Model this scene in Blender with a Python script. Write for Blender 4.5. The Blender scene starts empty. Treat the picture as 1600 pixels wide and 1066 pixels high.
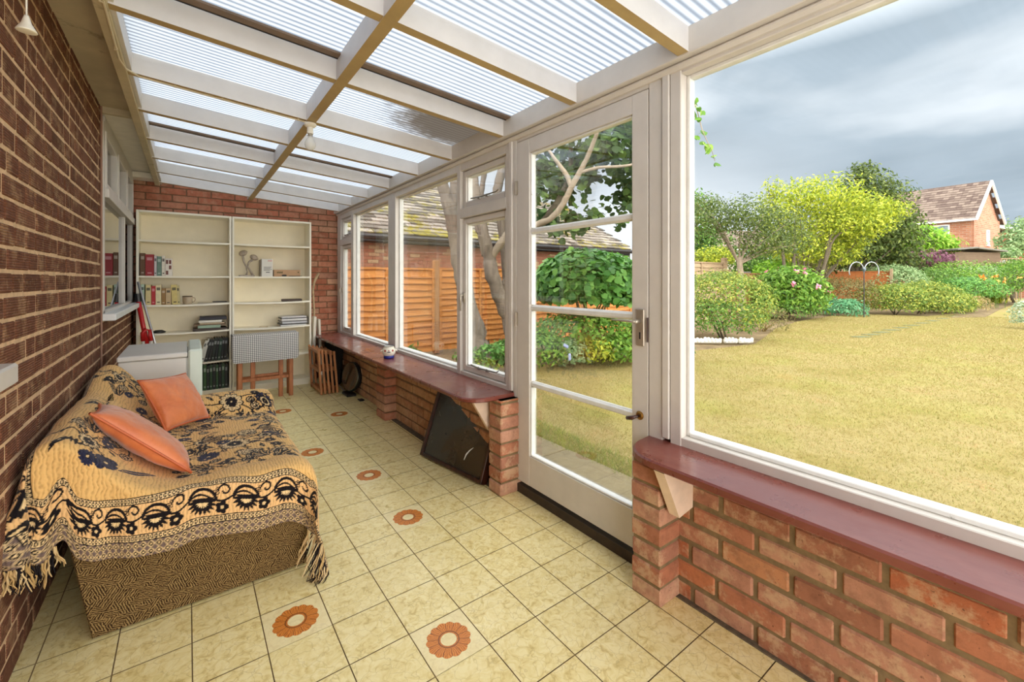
import bpy, math, random
import numpy as np
from mathutils import Vector, Matrix
random.seed(7)
RNG = np.random.default_rng(11)
PI = math.pi
COL = bpy.context.scene.collection
ORG = {}

# ------------------------------------------------------------ camera mathematics (measured room)
H_CAM = 1.25
YAW = math.radians(36.75)
SY, CY = math.sin(YAW), math.cos(YAW)
def ray(px, py):
    u = (px - 800.0) / 679.0; v = (438.0 - py) / 679.0
    return (SY + CY * u, CY - SY * u, v)
def at(px, py, t):
    """a point t metres in front of the lens plane, seen at px, py"""
    a = ray(px, py); return Vector((a[0] * t, a[1] * t, H_CAM + a[2] * t))
def on_ground(px, py, z=-0.05):
    a = ray(px, py); t = (z - H_CAM) / a[2]; return Vector((a[0] * t, a[1] * t, z))

# ------------------------------------------------------------ object bookkeeping
def setp(o, label=None, cat=None, group=None, kind=None):
    if label: o['label'] = label
    if cat: o['category'] = cat
    if group: o['group'] = group
    if kind: o['kind'] = kind
    return o
def thing(name, label, cat, loc, group=None, kind=None):
    o = bpy.data.objects.new(name, None); COL.objects.link(o)
    o.empty_display_size = .1; o.location = loc; ORG[o.name] = Vector(loc)
    return setp(o, label, cat, group, kind)
def link(name, me, mats, parent=None, origin=None, smooth=False):
    o = bpy.data.objects.new(name, me); COL.objects.link(o)
    if not isinstance(mats, (list, tuple)): mats = [mats]
    for m in mats: me.materials.append(m)
    n = len(me.vertices); co = np.empty(n * 3, 'f'); me.vertices.foreach_get('co', co); co = co.reshape(-1, 3)
    if parent is not None:
        org = ORG[parent.name]; o.parent = parent; ORG[o.name] = Vector(org)
    else:
        if origin is None:
            mn, mx = co.min(0), co.max(0); origin = ((mn[0] + mx[0]) / 2, (mn[1] + mx[1]) / 2, mn[2])
        org = Vector(origin); o.location = org; ORG[o.name] = Vector(org)
    co -= np.array(org, 'f'); me.vertices.foreach_set('co', co.ravel())
    if smooth: me.polygons.foreach_set('use_smooth', [True] * len(me.polygons))
    me.update()
    return o

class MB:
    def __init__(s): s.v = []; s.f = []; s.m = []; s.uv = {}
    def add(s, vs, fs, mi=0):
        k = len(s.v); s.v += [tuple(p) for p in vs]
        for f in fs: s.f.append(tuple(i + k for i in f)); s.m.append(mi)
        return s
    def box(s, x0, x1, y0, y1, z0, z1, b=0.0, mi=0):
        return s.obox(((x0 + x1) / 2, (y0 + y1) / 2, (z0 + z1) / 2), (abs(x1 - x0), abs(y1 - y0), abs(z1 - z0)), None, b, mi)
    def obox(s, c, d, R=None, b=0.0, mi=0, taper=None):
        hx, hy, hz = d[0] / 2, d[1] / 2, d[2] / 2
        b = min(b, hx * .9, hy * .9, hz * .9)
        vs = []; fs = []
        if b <= 0:
            idx = {}
            for sx in (-1, 1):
                for sy in (-1, 1):
                    for sz in (-1, 1):
                        idx[(sx, sy, sz)] = len(vs); vs.append((sx * hx, sy * hy, sz * hz))
            g = idx
            fs = [(g[-1,-1,-1], g[-1,-1,1], g[-1,1,1], g[-1,1,-1]), (g[1,-1,-1], g[1,1,-1], g[1,1,1], g[1,-1,1]),
                  (g[-1,-1,-1], g[1,-1,-1], g[1,-1,1], g[-1,-1,1]), (g[-1,1,-1], g[-1,1,1], g[1,1,1], g[1,1,-1]),
                  (g[-1,-1,-1], g[-1,1,-1], g[1,1,-1], g[1,-1,-1]), (g[-1,-1,1], g[1,-1,1], g[1,1,1], g[-1,1,1])]
        else:
            g = {}
            for sx in (-1, 1):
                for sy in (-1, 1):
                    for sz in (-1, 1):
                        for ax in range(3):
                            p = [sx * (hx - b), sy * (hy - b), sz * (hz - b)]
                            p[ax] = (sx * hx, sy * hy, sz * hz)[ax]
                            g[(sx, sy, sz, ax)] = len(vs); vs.append(tuple(p))
            for sg in (-1, 1):
                q = [g[(sg, -1, -1, 0)], g[(sg, 1, -1, 0)], g[(sg, 1, 1, 0)], g[(sg, -1, 1, 0)]]; fs.append(tuple(q if sg > 0 else q[::-1]))
                q = [g[(-1, sg, -1, 1)], g[(-1, sg, 1, 1)], g[(1, sg, 1, 1)], g[(1, sg, -1, 1)]]; fs.append(tuple(q if sg > 0 else q[::-1]))
                q = [g[(-1, -1, sg, 2)], g[(1, -1, sg, 2)], g[(1, 1, sg, 2)], g[(-1, 1, sg, 2)]]; fs.append(tuple(q if sg > 0 else q[::-1]))
            for a in (-1, 1):
                for c_ in (-1, 1):
                    q = (g[(a, c_, -1, 0)], g[(a, c_, 1, 0)], g[(a, c_, 1, 1)], g[(a, c_, -1, 1)]); fs.append(q if a * c_ < 0 else q[::-1])
                    q = (g[(a, -1, c_, 0)], g[(a, 1, c_, 0)], g[(a, 1, c_, 2)], g[(a, -1, c_, 2)]); fs.append(q if a * c_ > 0 else q[::-1])
                    q = (g[(-1, a, c_, 1)], g[(1, a, c_, 1)], g[(1, a, c_, 2)], g[(-1, a, c_, 2)]); fs.append(q if a * c_ < 0 else q[::-1])
            for sx in (-1, 1):
                for sy in (-1, 1):
                    for sz in (-1, 1):
                        q = (g[(sx, sy, sz, 0)], g[(sx, sy, sz, 1)], g[(sx, sy, sz, 2)]); fs.append(q if sx * sy * sz > 0 else q[::-1])
        C = Vector(c)
        if taper: vs = [(x * (1 + taper * (z / hz)), y * (1 + taper * (z / hz)), z) for x, y, z in vs]
        if R is not None: vs = [C + R @ Vector(p) for p in vs]
        else: vs = [C + Vector(p) for p in vs]
        return s.add(vs, fs, mi)
    def beam(s, p0, p1, w, h, b=0.0, mi=0, up=(0, 0, 1)):
        """box from p0 to p1 along local y, w wide, h high"""
        p0, p1 = Vector(p0), Vector(p1); d = (p1 - p0); L = d.length; y = d.normalized()
        u = Vector(up); x = y.cross(u)
        if x.length < 1e-4: x = y.cross(Vector((1, 0, 0)))
        x.normalize(); z = x.cross(y)
        R = Matrix((x, y, z)).transposed()
        return s.obox((p0 + p1) / 2, (w, L, h), R, b, mi)
    def tube(s, pts, rad, n=8, cap=True, mi=0, flat=1.0):
        pts = [Vector(p) for p in pts]
        if not isinstance(rad, (list, tuple)): rad = [rad] * len(pts)
        k = len(s.v); up = None
        for i, p in enumerate(pts):
            if i == 0: d = pts[1] - p
            elif i == len(pts) - 1: d = p - pts[i - 1]
            else: d = pts[i + 1] - pts[i - 1]
            d.normalize()
            if up is None:
                up = Vector((0, 0, 1)) if abs(d.z) < .9 else Vector((1, 0, 0))
            x = d.cross(up)
            if x.length < 1e-5: x = d.cross(Vector((.3, 1, .2)))
            x.normalize(); up = x.cross(d)
            for j in range(n):
                a = 2 * PI * j / n
                s.v.append(tuple(p + x * math.cos(a) * rad[i] + up * math.sin(a) * rad[i] * flat))
        for i in range(len(pts) - 1):
            for j in range(n):
                a = k + i * n + j; b_ = k + i * n + (j + 1) % n
                s.f.append((a, b_, b_ + n, a + n)); s.m.append(mi)
        if cap:
            s.f.append(tuple(k + j for j in range(n))[::-1]); s.m.append(mi)
            e = k + (len(pts) - 1) * n
            s.f.append(tuple(e + j for j in range(n))); s.m.append(mi)
        return s
    def lathe(s, prof, c, n=24, R=None, mi=0, cap=True):
        k = len(s.v); C = Vector(c)
        for r, z in prof:
            for j in range(n):
                a = 2 * PI * j / n; p = Vector((r * math.cos(a), r * math.sin(a), z))
                if R is not None: p = R @ p
                s.v.append(tuple(C + p))
        for i in range(len(prof) - 1):
            for j in range(n):
                a = k + i * n + j; b_ = k + i * n + (j + 1) % n
                s.f.append((a, b_, b_ + n, a + n)); s.m.append(mi)
        if cap:
            s.f.append(tuple(k + j for j in range(n))[::-1]); s.m.append(mi)
            e = k + (len(prof) - 1) * n
            s.f.append(tuple(e + j for j in range(n))); s.m.append(mi)
        return s
    def prism(s, poly, f0, f1, mi=0):
        """poly: list of 2D points; f0,f1 map a 2D point to 3D for either end"""
        n = len(poly); vs = [f0(*p) for p in poly] + [f1(*p) for p in poly]
        fs = [tuple(range(n))[::-1], tuple(range(n, 2 * n))]
        for i in range(n): fs.append((i, (i + 1) % n, (i + 1) % n + n, i + n))
        return s.add(vs, fs, mi)
    def build(s, name, mats, parent=None, origin=None, smooth=False):
        me = bpy.data.meshes.new(name); me.from_pydata(s.v, [], s.f)
        if any(s.m): me.polygons.foreach_set('material_index', s.m)
        o = link(name, me, mats, parent, origin, smooth)
        return o

def fast_mesh(name, verts, nper):
    """verts: (n*nper,3) array, every nper consecutive verts are one face"""
    verts = np.asarray(verts, 'f'); nv = len(verts); nf = nv // nper
    me = bpy.data.meshes.new(name)
    me.vertices.add(nv); me.vertices.foreach_set('co', verts.ravel())
    me.loops.add(nv); me.loops.foreach_set('vertex_index', np.arange(nv, dtype='i'))
    me.polygons.add(nf)
    me.polygons.foreach_set('loop_start', np.arange(0, nv, nper, dtype='i'))
    me.polygons.foreach_set('loop_total', np.full(nf, nper, 'i'))
    me.update(calc_edges=True); me.validate()
    return me

# ------------------------------------------------------------ materials
def srgb(r, g, b):
    def f(c):
        c = c / 255.0
        return c / 12.92 if c <= .04045 else ((c + .055) / 1.055) ** 2.4
    return (f(r), f(g), f(b), 1.0)
class NT:
    def __init__(s, name):
        s.mat = bpy.data.materials.new(name); s.mat.use_nodes = True
        s.t = s.mat.node_tree; s.n = s.t.nodes; s.n.clear()
        s.out = s.n.new('ShaderNodeOutputMaterial')
    def N(s, typ, **kw):
        nd = s.n.new('ShaderNode' + typ)
        for k, v in kw.items():
            if k.startswith('_'): setattr(nd, k[1:], v)
            else: nd.inputs[k.replace('__', ' ')].default_value = v
        return nd
    def L(s, a, b): s.t.links.new(a, b)
    def ramp(s, fac, stops, interp='LINEAR'):
        r = s.n.new('ShaderNodeValToRGB'); r.color_ramp.interpolation = interp
        e = r.color_ramp.elements
        while len(e) < len(stops): e.new(.5)
        for i, (p, c) in enumerate(stops): e[i].position = p; e[i].color = c if len(c) == 4 else (*c, 1)
        s.L(fac, r.inputs[0]); return r.outputs[0]
    def mix(s, f, a, b, blend='MIX'):
        m = s.n.new('ShaderNodeMix'); m.data_type = 'RGBA'; m.blend_type = blend
        for sock, v in ((m.inputs[0], f), (m.inputs[6], a), (m.inputs[7], b)):
            if isinstance(v, (int, float)): sock.default_value = v
            elif isinstance(v, tuple): sock.default_value = v
            else: s.L(v, sock)
        return m.outputs[2]
    def math(s, op, a, b=0.0, c=None, clamp=False):
        m = s.n.new('ShaderNodeMath'); m.operation = op; m.use_clamp = clamp
        for i, v in enumerate((a, b, c)):
            if v is None: continue
            if isinstance(v, (int, float)): m.inputs[i].default_value = v
            else: s.L(v, m.inputs[i])
        return m.outputs[0]
    def noise(s, vec, scale, detail=3.0, rough=.55, out=0, dist=0.0):
        n = s.N('TexNoise', Scale=scale, Detail=detail, Roughness=rough, Distortion=dist)
        if vec is not None: s.L(vec, n.inputs['Vector'])
        return n.outputs[out]
    def pos(s, scale=(1, 1, 1), rot=(0, 0, 0)):
        g = s.N('NewGeometry'); m = s.N('Mapping'); m.inputs['Scale'].default_value = scale; m.inputs['Rotation'].default_value = rot
        s.L(g.outputs['Position'], m.inputs[0]); return m.outputs[0]
    def obj(s, scale=(1, 1, 1)):
        g = s.N('TexCoord'); m = s.N('Mapping'); m.inputs['Scale'].default_value = scale
        s.L(g.outputs['Object'], m.inputs[0]); return m.outputs[0]
    def rnd(s): return s.N('NewGeometry').outputs['Random Per Island']
    def bump(s, h, strength=.3, dist=.01):
        b = s.N('Bump', Strength=strength, Distance=dist); s.L(h, b.inputs['Height']); return b.outputs[0]
    def bsdf(s, col, rough=.6, metal=0.0, normal=None, spec=.5, coat=0.0, **kw):
        p = s.N('BsdfPrincipled')
        for nm, v in (('Base Color', col), ('Roughness', rough), ('Metallic', metal), ('Specular IOR Level', spec), ('Coat Weight', coat)):
            if isinstance(v, (int, float, tuple)): p.inputs[nm].default_value = v
            else: s.L(v, p.inputs[nm])
        if normal is not None: s.L(normal, p.inputs['Normal'])
        return p
    def done(s, shader):
        s.L(shader.outputs[0] if hasattr(shader, 'outputs') else shader, s.out.inputs[0]); return s.mat

def plain(name, rgb, rough=.6, metal=0.0, var=.12, scale=12.0, bump=.0, spec=.5, coat=0.0, stretch=(1, 1, 1), dirt=None):
    """painted, stained or moulded stuff with a little uneven colour"""
    t = NT(name); c = srgb(*rgb); v = t.pos(stretch)
    n = t.noise(v, scale, 4.0, .6)
    lo = tuple(x * (1 - var) for x in c[:3]) + (1,); hi = tuple(min(1, x * (1 + var)) for x in c[:3]) + (1,)
    col = t.ramp(n, [(.3, lo), (.7, hi)])
    if dirt:
        n2 = t.noise(v, dirt[1], 5.0, .7)
        f = t.ramp(n2, [(dirt[2], (0, 0, 0)), (dirt[2] + .12, (1, 1, 1))])
        col = t.mix(f, col, srgb(*dirt[0]))
    nm = t.bump(n, bump, .004) if bump else None
    return t.done(t.bsdf(col, rough, metal, nm, spec, coat))

def wood(name, rgb, dark, stretch, rough=.45, scale=9.0, bump=.15, coat=0.0, spec=.5):
    t = NT(name); v = t.pos(stretch)
    n = t.noise(v, scale, 5.0, .65, dist=.6); n2 = t.noise(t.pos(), 3.0, 2.0)
    col = t.ramp(n, [(.3, srgb(*dark)), (.62, srgb(*rgb))])
    col = t.mix(t.math('MULTIPLY', n2, .35), col, srgb(*dark))
    return t.done(t.bsdf(col, rough, 0, t.bump(n, bump, .003), spec, coat))

def brick_mat(name, stops, rough=.9, stain=None, groove=None, bump=.6):
    t = NT(name); r = t.rnd(); v = t.pos()
    col = t.ramp(r, stops, 'LINEAR')
    n = t.noise(v, 22.0, 6.0, .7); n2 = t.noise(v, 90.0, 3.0, .6); n3 = t.noise(v, 9.0, 5.0, .75)
    col = t.mix(t.ramp(n, [(.42, (0, 0, 0)), (.75, (.55, .55, .55))]), col, tuple(x * .45 for x in stops[0][1][:3]) + (1,))
    if stain: col = t.mix(t.ramp(n3, [(.50, (0, 0, 0)), (.62, (stain[1],) * 3)]), col, srgb(*stain[0]))
    pits = t.ramp(n2, [(.27, (1, 1, 1)), (.34, (0, 0, 0))])
    col = t.mix(t.math('MULTIPLY', pits, .6), col, (.03, .02, .015, 1))
    h = t.math('ADD', n, t.math('MULTIPLY', n2, .5))
    if groove:
        w = t.N('TexWave', Scale=groove, Distortion=2.5, Detail=2.0, _bands_direction='Z'); w.inputs['Detail Scale'].default_value = 3.0
        t.L(t.pos((1, .25, 1)), w.inputs[0])
        h = t.math('ADD', h, t.math('MULTIPLY', w.outputs[1], 1.2))
        col = t.mix(t.ramp(w.outputs[1], [(.0, (.55, .55, .55)), (.35, (0, 0, 0))]), col, (.05, .02, .014, 1))
    return t.done(t.bsdf(col, rough, 0, t.bump(h, bump, .004), .2))

M = {}
M['white'] = plain('white_gloss_paint', (208, 202, 194), .42, var=.05, scale=7, bump=.1, dirt=((150, 138, 120), 5.0, .70))
M['white_dirty'] = plain('weathered_white_paint', (226, 226, 222), .5, var=.07, scale=16, bump=.15, dirt=((120, 120, 114), 26.0, .66))
M['cream'] = plain('aged_cream_paint', (188, 174, 140), .6, var=.12, scale=6, bump=.2, dirt=((120, 105, 80), 4.0, .62))
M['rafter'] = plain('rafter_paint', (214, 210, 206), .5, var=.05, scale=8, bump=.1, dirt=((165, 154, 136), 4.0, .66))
M['rafter_under'] = plain('buff_lower_edge', (178, 154, 106), .55, var=.08, scale=9)  # darker buff than the sides, only on rafter and purlin undersides
M['batten'] = plain('brown_batten', (122, 102, 84), .6, var=.15)
M['gasket'] = plain('black_gasket', (24, 22, 22), .6)
M['black'] = plain('black_plastic', (22, 22, 24), .4, var=.2)
M['black_dull'] = plain('black_dull', (30, 28, 26), .9, var=.3)
M['steel'] = plain('dull_steel', (150, 148, 142), .35, .85, var=.15, scale=30)
M['lockplate'] = plain('satin_lock_plate', (176, 166, 150), .35, .6, var=.1, scale=20)
M['brass'] = plain('old_brass', (150, 110, 50), .35, .8)
M['conduit'] = plain('painted_cable', (150, 112, 92), .6)
M['cable'] = plain('cream_cable', (205, 190, 155), .5)
M['mortar_red'] = plain('grey_brown_mortar', (124, 104, 74), .95, var=.22, scale=30, bump=.5)
M['mortar_left'] = plain('buff_mortar', (214, 180, 142), .95, var=.18, scale=26, bump=.5)
M['mortar_back'] = plain('brown_mortar', (112, 84, 62), .95, var=.2, scale=30, bump=.5)
M['brick_near'] = brick_mat('soft_red_bricks', [(0, srgb(151, 104, 82)), (.2, srgb(178, 117, 88)), (.4, srgb(179, 129, 106)), (.58, srgb(191, 145, 119)), (.72, srgb(192, 157, 118)), (.82, srgb(186, 106, 70)), (.9, srgb(176, 112, 82)), (1, srgb(161, 116, 96))], stain=((200, 168, 134), .7))
M['brick_far'] = brick_mat('buff_red_bricks', [(0, srgb(163, 114, 86)), (.3, srgb(183, 134, 101)), (.55, srgb(189, 147, 113)), (.8, srgb(173, 122, 95)), (1, srgb(196, 157, 123))], stain=((196, 164, 130), .6))
M['brick_back'] = brick_mat('red_brown_bricks', [(0, srgb(151, 96, 73)), (.3, srgb(178, 109, 83)), (.55, srgb(186, 127, 101)), (.75, srgb(169, 104, 78)), (.9, srgb(196, 153, 123)), (1, srgb(163, 117, 96))], stain=((180, 134, 108), .6))
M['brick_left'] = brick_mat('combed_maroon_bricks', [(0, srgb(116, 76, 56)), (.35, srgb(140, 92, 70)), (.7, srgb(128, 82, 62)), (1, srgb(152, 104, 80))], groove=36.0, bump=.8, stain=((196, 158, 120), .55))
M['brick_out'] = brick_mat('neighbour_bricks', [(0, srgb(140, 92, 72)), (.5, srgb(158, 108, 86)), (.8, srgb(148, 94, 72)), (.95, srgb(176, 148, 114)), (1, srgb(170, 142, 110))])
M['brick_house'] = brick_mat('orange_house_bricks', [(0, srgb(146, 98, 76)), (.5, srgb(162, 112, 88)), (1, srgb(152, 102, 80))])
M['ledge'] = (lambda: (lambda t: t.done(t.bsdf(
    t.mix(t.ramp(t.noise(t.pos((1, .35, 1)), 6.0, 5.0, .7), [(.45, (0, 0, 0)), (.7, (.55, .55, .55))]),
          srgb(112, 50, 40), srgb(142, 84, 72)),
    t.ramp(t.noise(t.pos(), 9.0, 4.0), [(.3, (.22, .22, .22)), (.7, (.42, .42, .42))]), 0, t.bump(t.noise(t.pos(), 40.0, 3.0), .12, .002), .55, .25)))(NT('red_oxide_gloss')))()
# ---- floor tiles
def tile_mat(name, flower):
    t = NT(name); uv = t.N('TexCoord').outputs['UV']; v = t.pos(); r = t.rnd()
    n = t.noise(v, 26.0, 4.0, .6, dist=1.2); n2 = t.noise(v, 4.0, 3.0)
    col = t.ramp(n, [(.28, srgb(206, 180, 112)), (.44, srgb(232, 214, 150)), (.62, srgb(242, 228, 174))])
    # fine crackle veins of the vinyl print
    vo = t.N('TexVoronoi', Scale=24.0, _feature='DISTANCE_TO_EDGE'); 
    dv = t.mix(.12, v, t.noise(v, 9.0, 3.0, out=1), 'ADD'); t.L(dv, vo.inputs['Vector'])
    veins = t.ramp(vo.outputs['Distance'], [(.0, (.42, .42, .42)), (.03, (0, 0, 0))])
    col = t.mix(veins, col, srgb(160, 132, 72))
    col = t.mix(t.math('MULTIPLY', r, .12), col, srgb(206, 182, 112))
    col = t.mix(t.ramp(n2, [(.45, (0, 0, 0)), (.75, (.2, .2, .2))]), col, srgb(200, 176, 110))
    if flower:
        s = t.N('SeparateXYZ'); t.L(uv, s.inputs[0])
        x = t.math('SUBTRACT', s.outputs[0], .5); y = t.math('SUBTRACT', s.outputs[1], .5)
        rr = t.math('SQRT', t.math('ADD', t.math('MULTIPLY', x, x), t.math('MULTIPLY', y, y)))
        th = t.math('ARCTAN2', y, x)
        nn = t.noise(v, 30.0, 3.0)
        petal = t.math('ABSOLUTE', t.math('SINE', t.math('ADD', t.math('MULTIPLY', th, 7.0), t.math('MULTIPLY', nn, 1.2))))
        edge = t.math('ADD', .35, t.math('MULTIPLY', petal, .03))
        outer = t.math('LESS_THAN', rr, edge); inner = t.math('GREATER_THAN', rr, .135)
        mask = t.math('MULTIPLY', outer, inner)
        streak = t.math('ABSOLUTE', t.math('SINE', t.math('ADD', t.math('MULTIPLY', th, 27.0), t.math('MULTIPLY', t.noise(v, 60.0, 2.0), 7.0))))
        pc = t.ramp(streak, [(0, srgb(120, 58, 18)), (.25, srgb(190, 104, 36)), (1, srgb(216, 138, 58))])
        gap = t.math('LESS_THAN', petal, .13)
        ring = t.math('LESS_THAN', t.math('ABSOLUTE', t.math('SUBTRACT', rr, t.math('ADD', .155, t.math('MULTIPLY', nn, .03)))), .012)
        pc = t.mix(t.math('MAXIMUM', t.math('MULTIPLY', gap, .7), t.math('MULTIPLY', ring, .7)), pc, srgb(92, 40, 20))
        base = t.mix(.55, col, srgb(236, 222, 176))
        col = t.mix(mask, base, pc)
    rg = t.ramp(t.noise(v, 5.0, 3.0), [(.3, (.26, .26, .26)), (.7, (.40, .40, .40))])
    return t.done(t.bsdf(col, rg, 0, t.bump(n, .06, .003), .45))
M['tile'] = tile_mat('marbled_yellow_vinyl', False)
M['tile_flower'] = tile_mat('orange_flower_vinyl', True)
M['grout'] = plain('dark_joint', (138, 112, 74), .9, var=.25, scale=20)
M['sill_dark'] = plain('dark_stained_threshold', (54, 40, 28), .6, var=.3, scale=20)
M['floor_edge'] = plain('dirty_floor_edge', (96, 84, 66), .9, var=.4, scale=40)

def glass_mat(name, tint, refl=1.0, smear=0.0):
    t = NT(name); fr = t.N('Fresnel', IOR=1.45)
    tr = t.N('BsdfTransparent', Color=tint); gl = t.N('BsdfGlossy', Roughness=.0)
    mx = t.n.new('ShaderNodeMixShader')
    t.L(t.math('MULTIPLY', fr.outputs[0], refl), mx.inputs[0]); t.L(tr.outputs[0], mx.inputs[1]); t.L(gl.outputs[0], mx.inputs[2])
    return t.done(mx)
M['glass'] = glass_mat('window_glass', (.98, .99, .985, 1), .28)
M['glass_in'] = glass_mat('house_window_glass', (.55, .56, .52, 1), 1.5)
# ---- twin wall roof sheet: translucent, ribbed along its slope, moulded stain near the door
def poly_mat():
    t = NT('twinwall_polycarbonate')
    w = t.N('TexWave', Scale=9.0, Distortion=0.0, _bands_direction='Y', _wave_profile='SIN'); t.L(t.pos(), w.inputs[0])
    rib = t.ramp(w.outputs[1], [(.0, (.26, .29, .33)), (.45, (.47, .50, .54)), (.8, (.62, .655, .70))])
    n = t.noise(t.pos((1, .25, 1)), 5.0, 4.0, .6)
    rib = t.mix(t.ramp(n, [(.4, (0, 0, 0)), (.8, (.25, .25, .25))]), rib, (.56, .57, .56, 1))
    # patch of black mould where the sheet meets the wall plate
    g = t.N('NewGeometry'); s = t.N('SeparateXYZ'); t.L(g.outputs['Position'], s.inputs[0])
    dx = t.math('DIVIDE', t.math('SUBTRACT', s.outputs[0], 1.40), .30); dy = t.math('DIVIDE', t.math('SUBTRACT', s.outputs[1], 2.47), .25)
    d = t.math('SQRT', t.math('ADD', t.math('MULTIPLY', dx, dx), t.math('MULTIPLY', dy, dy)))
    nm = t.noise(t.pos((1, 3, 1)), 16.0, 5.0, .75)
    mold = t.ramp(t.math('ADD', t.math('MULTIPLY', d, .62), t.math('MULTIPLY', t.math('SUBTRACT', nm, .5), 1.5)), [(.0, (1, 1, 1)), (.55, (1, 1, 1)), (.98, (0, 0, 0))], 'LINEAR')
    # thin brown grime along the house edge of the sheet
    gr = t.ramp(t.math('ADD', s.outputs[0], t.math('MULTIPLY', n, .16)), [(.0, (.0, .0, .0)), (.001, (0, 0, 0))])
    col = t.mix(t.math('MULTIPLY', mold, .8), rib, (.14, .11, .08, 1))
    tl = t.N('BsdfTranslucent'); t.L(col, tl.inputs[0])
    df = t.N('BsdfDiffuse', Color=(.75, .78, .8, 1)); tp = t.N('BsdfTransparent'); t.L(col, tp.inputs[0])
    m1 = t.N('MixShader', Fac=.12); t.L(tl.outputs[0], m1.inputs[1]); t.L(df.outputs[0], m1.inputs[2])
    m2 = t.N('MixShader', Fac=.12); t.L(m1.outputs[0], m2.inputs[1]); t.L(tp.outputs[0], m2.inputs[2])
    return t.done(m2)
M['poly'] = poly_mat()
def bulb_mat():
    t = NT('bulb_glass'); mx = t.N('MixShader', Fac=.5); tp = t.N('BsdfTransparent', Color=(.92, .92, .9, 1))
    t.L(tp.outputs[0], mx.inputs[1]); t.L(t.bsdf((.85, .84, .8, 1), .1).outputs[0], mx.inputs[2]); return t.done(mx)
M['bulb_glass'] = bulb_mat()

# ---- sofa cloth: brown broken weave
def sofa_mat():
    t = NT('brown_figured_upholstery')
    vor = t.N('TexVoronoi', Scale=34.0); t.L(t.pos((1, 1, 1.3)), vor.inputs['Vector']); sp = t.N('SeparateColor'); t.L(vor.outputs['Color'], sp.inputs[0])
    def bands(scale, rot, dist):
        w = t.N('TexWave', Scale=scale, Distortion=dist, Detail=2.0, _bands_direction='X'); w.inputs['Detail Scale'].default_value = 2.4
        t.L(t.pos((1, 0, 1), rot), w.inputs[0]); return w.outputs[1]
    a = bands(46.0, (0, .35, 0), 4.0); b = bands(50.0, (0, 1.35, 0), 4.5); c = bands(42.0, (0, -.6, 0), 5.0)
    h = t.mix(t.math('GREATER_THAN', sp.outputs[0], .45), a, b); h = t.mix(t.math('GREATER_THAN', sp.outputs[1], .66), h, c)
    n = t.noise(t.pos(), 60.0, 3.0)
    h2 = t.math('ADD', t.math('MULTIPLY', h, .75), t.math('MULTIPLY', n, .35))
    col = t.ramp(h2, [(.30, srgb(48, 32, 20)), (.5, srgb(104, 80, 46)), (.85, srgb(152, 126, 82))])
    return t.done(t.bsdf(col, .95, 0, t.bump(h2, .5, .004), .15))
M['sofa'] = sofa_mat()
def throw_mat():
    t = NT('woven_cotton_throw'); a = t.N('VertexColor', _layer_name='weave')
    v = t.pos(); n = t.noise(v, 70.0, 3.0, .6)
    q = t.N('TexWave', Scale=22.0, Distortion=6.0, Detail=1.0, _bands_direction='X'); t.L(t.pos((1.2, .45, 1)), q.inputs[0])
    q.inputs['Detail Scale'].default_value = 1.5
    vo = t.N('TexVoronoi', Scale=95.0); t.L(v, vo.inputs[0])
    h = t.math('ADD', t.math('MULTIPLY', q.outputs[1], .6), t.math('MULTIPLY', vo.outputs[0], .5))
    col = t.mix(t.ramp(h, [(.15, (.35, .35, .35)), (.55, (0, 0, 0))]), a.outputs[0], (.16, .09, .03, 1), 'MULTIPLY')
    col = t.mix(t.math('MULTIPLY', n, .25), col, (.6, .42, .2, 1), 'OVERLAY')
    p = t.bsdf(col, .95, 0, t.bump(h, .45, .004), .12); p.inputs['Sheen Weight'].default_value = .12
    return t.done(p)
M['throw'] = throw_mat()
M['fringe'] = (lambda t: t.done(t.bsdf(t.ramp(t.rnd(), [(0, srgb(30, 26, 30)), (.42, srgb(40, 34, 34)), (.46, srgb(196, 160, 104)), (1, srgb(222, 196, 150))]), .95, spec=.1)))(NT('throw_fringe'))
def satin():
    t = NT('quilted_orange_satin'); v = t.obj()
    n = t.noise(t.pos(), 9.0, 4.0, .6, dist=.8)
    w = t.N('TexVoronoi', Scale=15.0, _feature='DISTANCE_TO_EDGE'); t.L(t.pos(), w.inputs[0])
    h = t.math('ADD', t.math('MULTIPLY', t.ramp(w.outputs[0], [(0, (0, 0, 0)), (.25, (1, 1, 1))]), .5), n)
    col = t.ramp(n, [(.3, srgb(200, 102, 52)), (.7, srgb(228, 134, 78))])
    p = t.bsdf(col, .42, 0, t.bump(h, .35, .006), .5); p.inputs['Sheen Weight'].default_value = .4
    return t.done(p)
M['satin'] = satin()
M['satin_pipe'] = plain('orange_piping', (196, 100, 56), .5)
M['shelf'] = plain('cream_melamine', (242, 236, 218), .5, var=.04, scale=5)
M['shelf_back'] = plain('cream_hardboard', (240, 230, 204), .7, var=.05, scale=5)
M['fridge'] = plain('white_enamel', (214, 212, 206), .35, var=.04, scale=3)
M['fridge_edge'] = plain('pale_green_white_plastic', (214, 226, 214), .4, var=.03)
M['pine'] = wood('red_stained_pine', (190, 120, 72), (140, 78, 42), (4, 4, .6))
M['pine_slat'] = wood('teak_slat', (206, 140, 88), (150, 92, 54), (5, 1.2, .8))
M['red_metal'] = plain('red_enamel', (186, 26, 30), .35)
M['alu'] = plain('bare_aluminium', (200, 200, 200), .3, .7, var=.05)
M['wood_white'] = plain('primed_board', (226, 220, 204), .6, var=.06)
M['bracket'] = plain('bracket_paint', (222, 198, 176), .6, var=.1, scale=14, bump=.2)
M['driftwood'] = plain('bleached_driftwood', (186, 164, 130), .9, var=.25, scale=30, bump=.5)
M['sculpt'] = plain('grey_brown_resin', (168, 154, 138), .45, var=.35, scale=28, bump=.3)
M['card'] = plain('brown_cardboard', (186, 148, 112), .8, var=.06)
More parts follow.
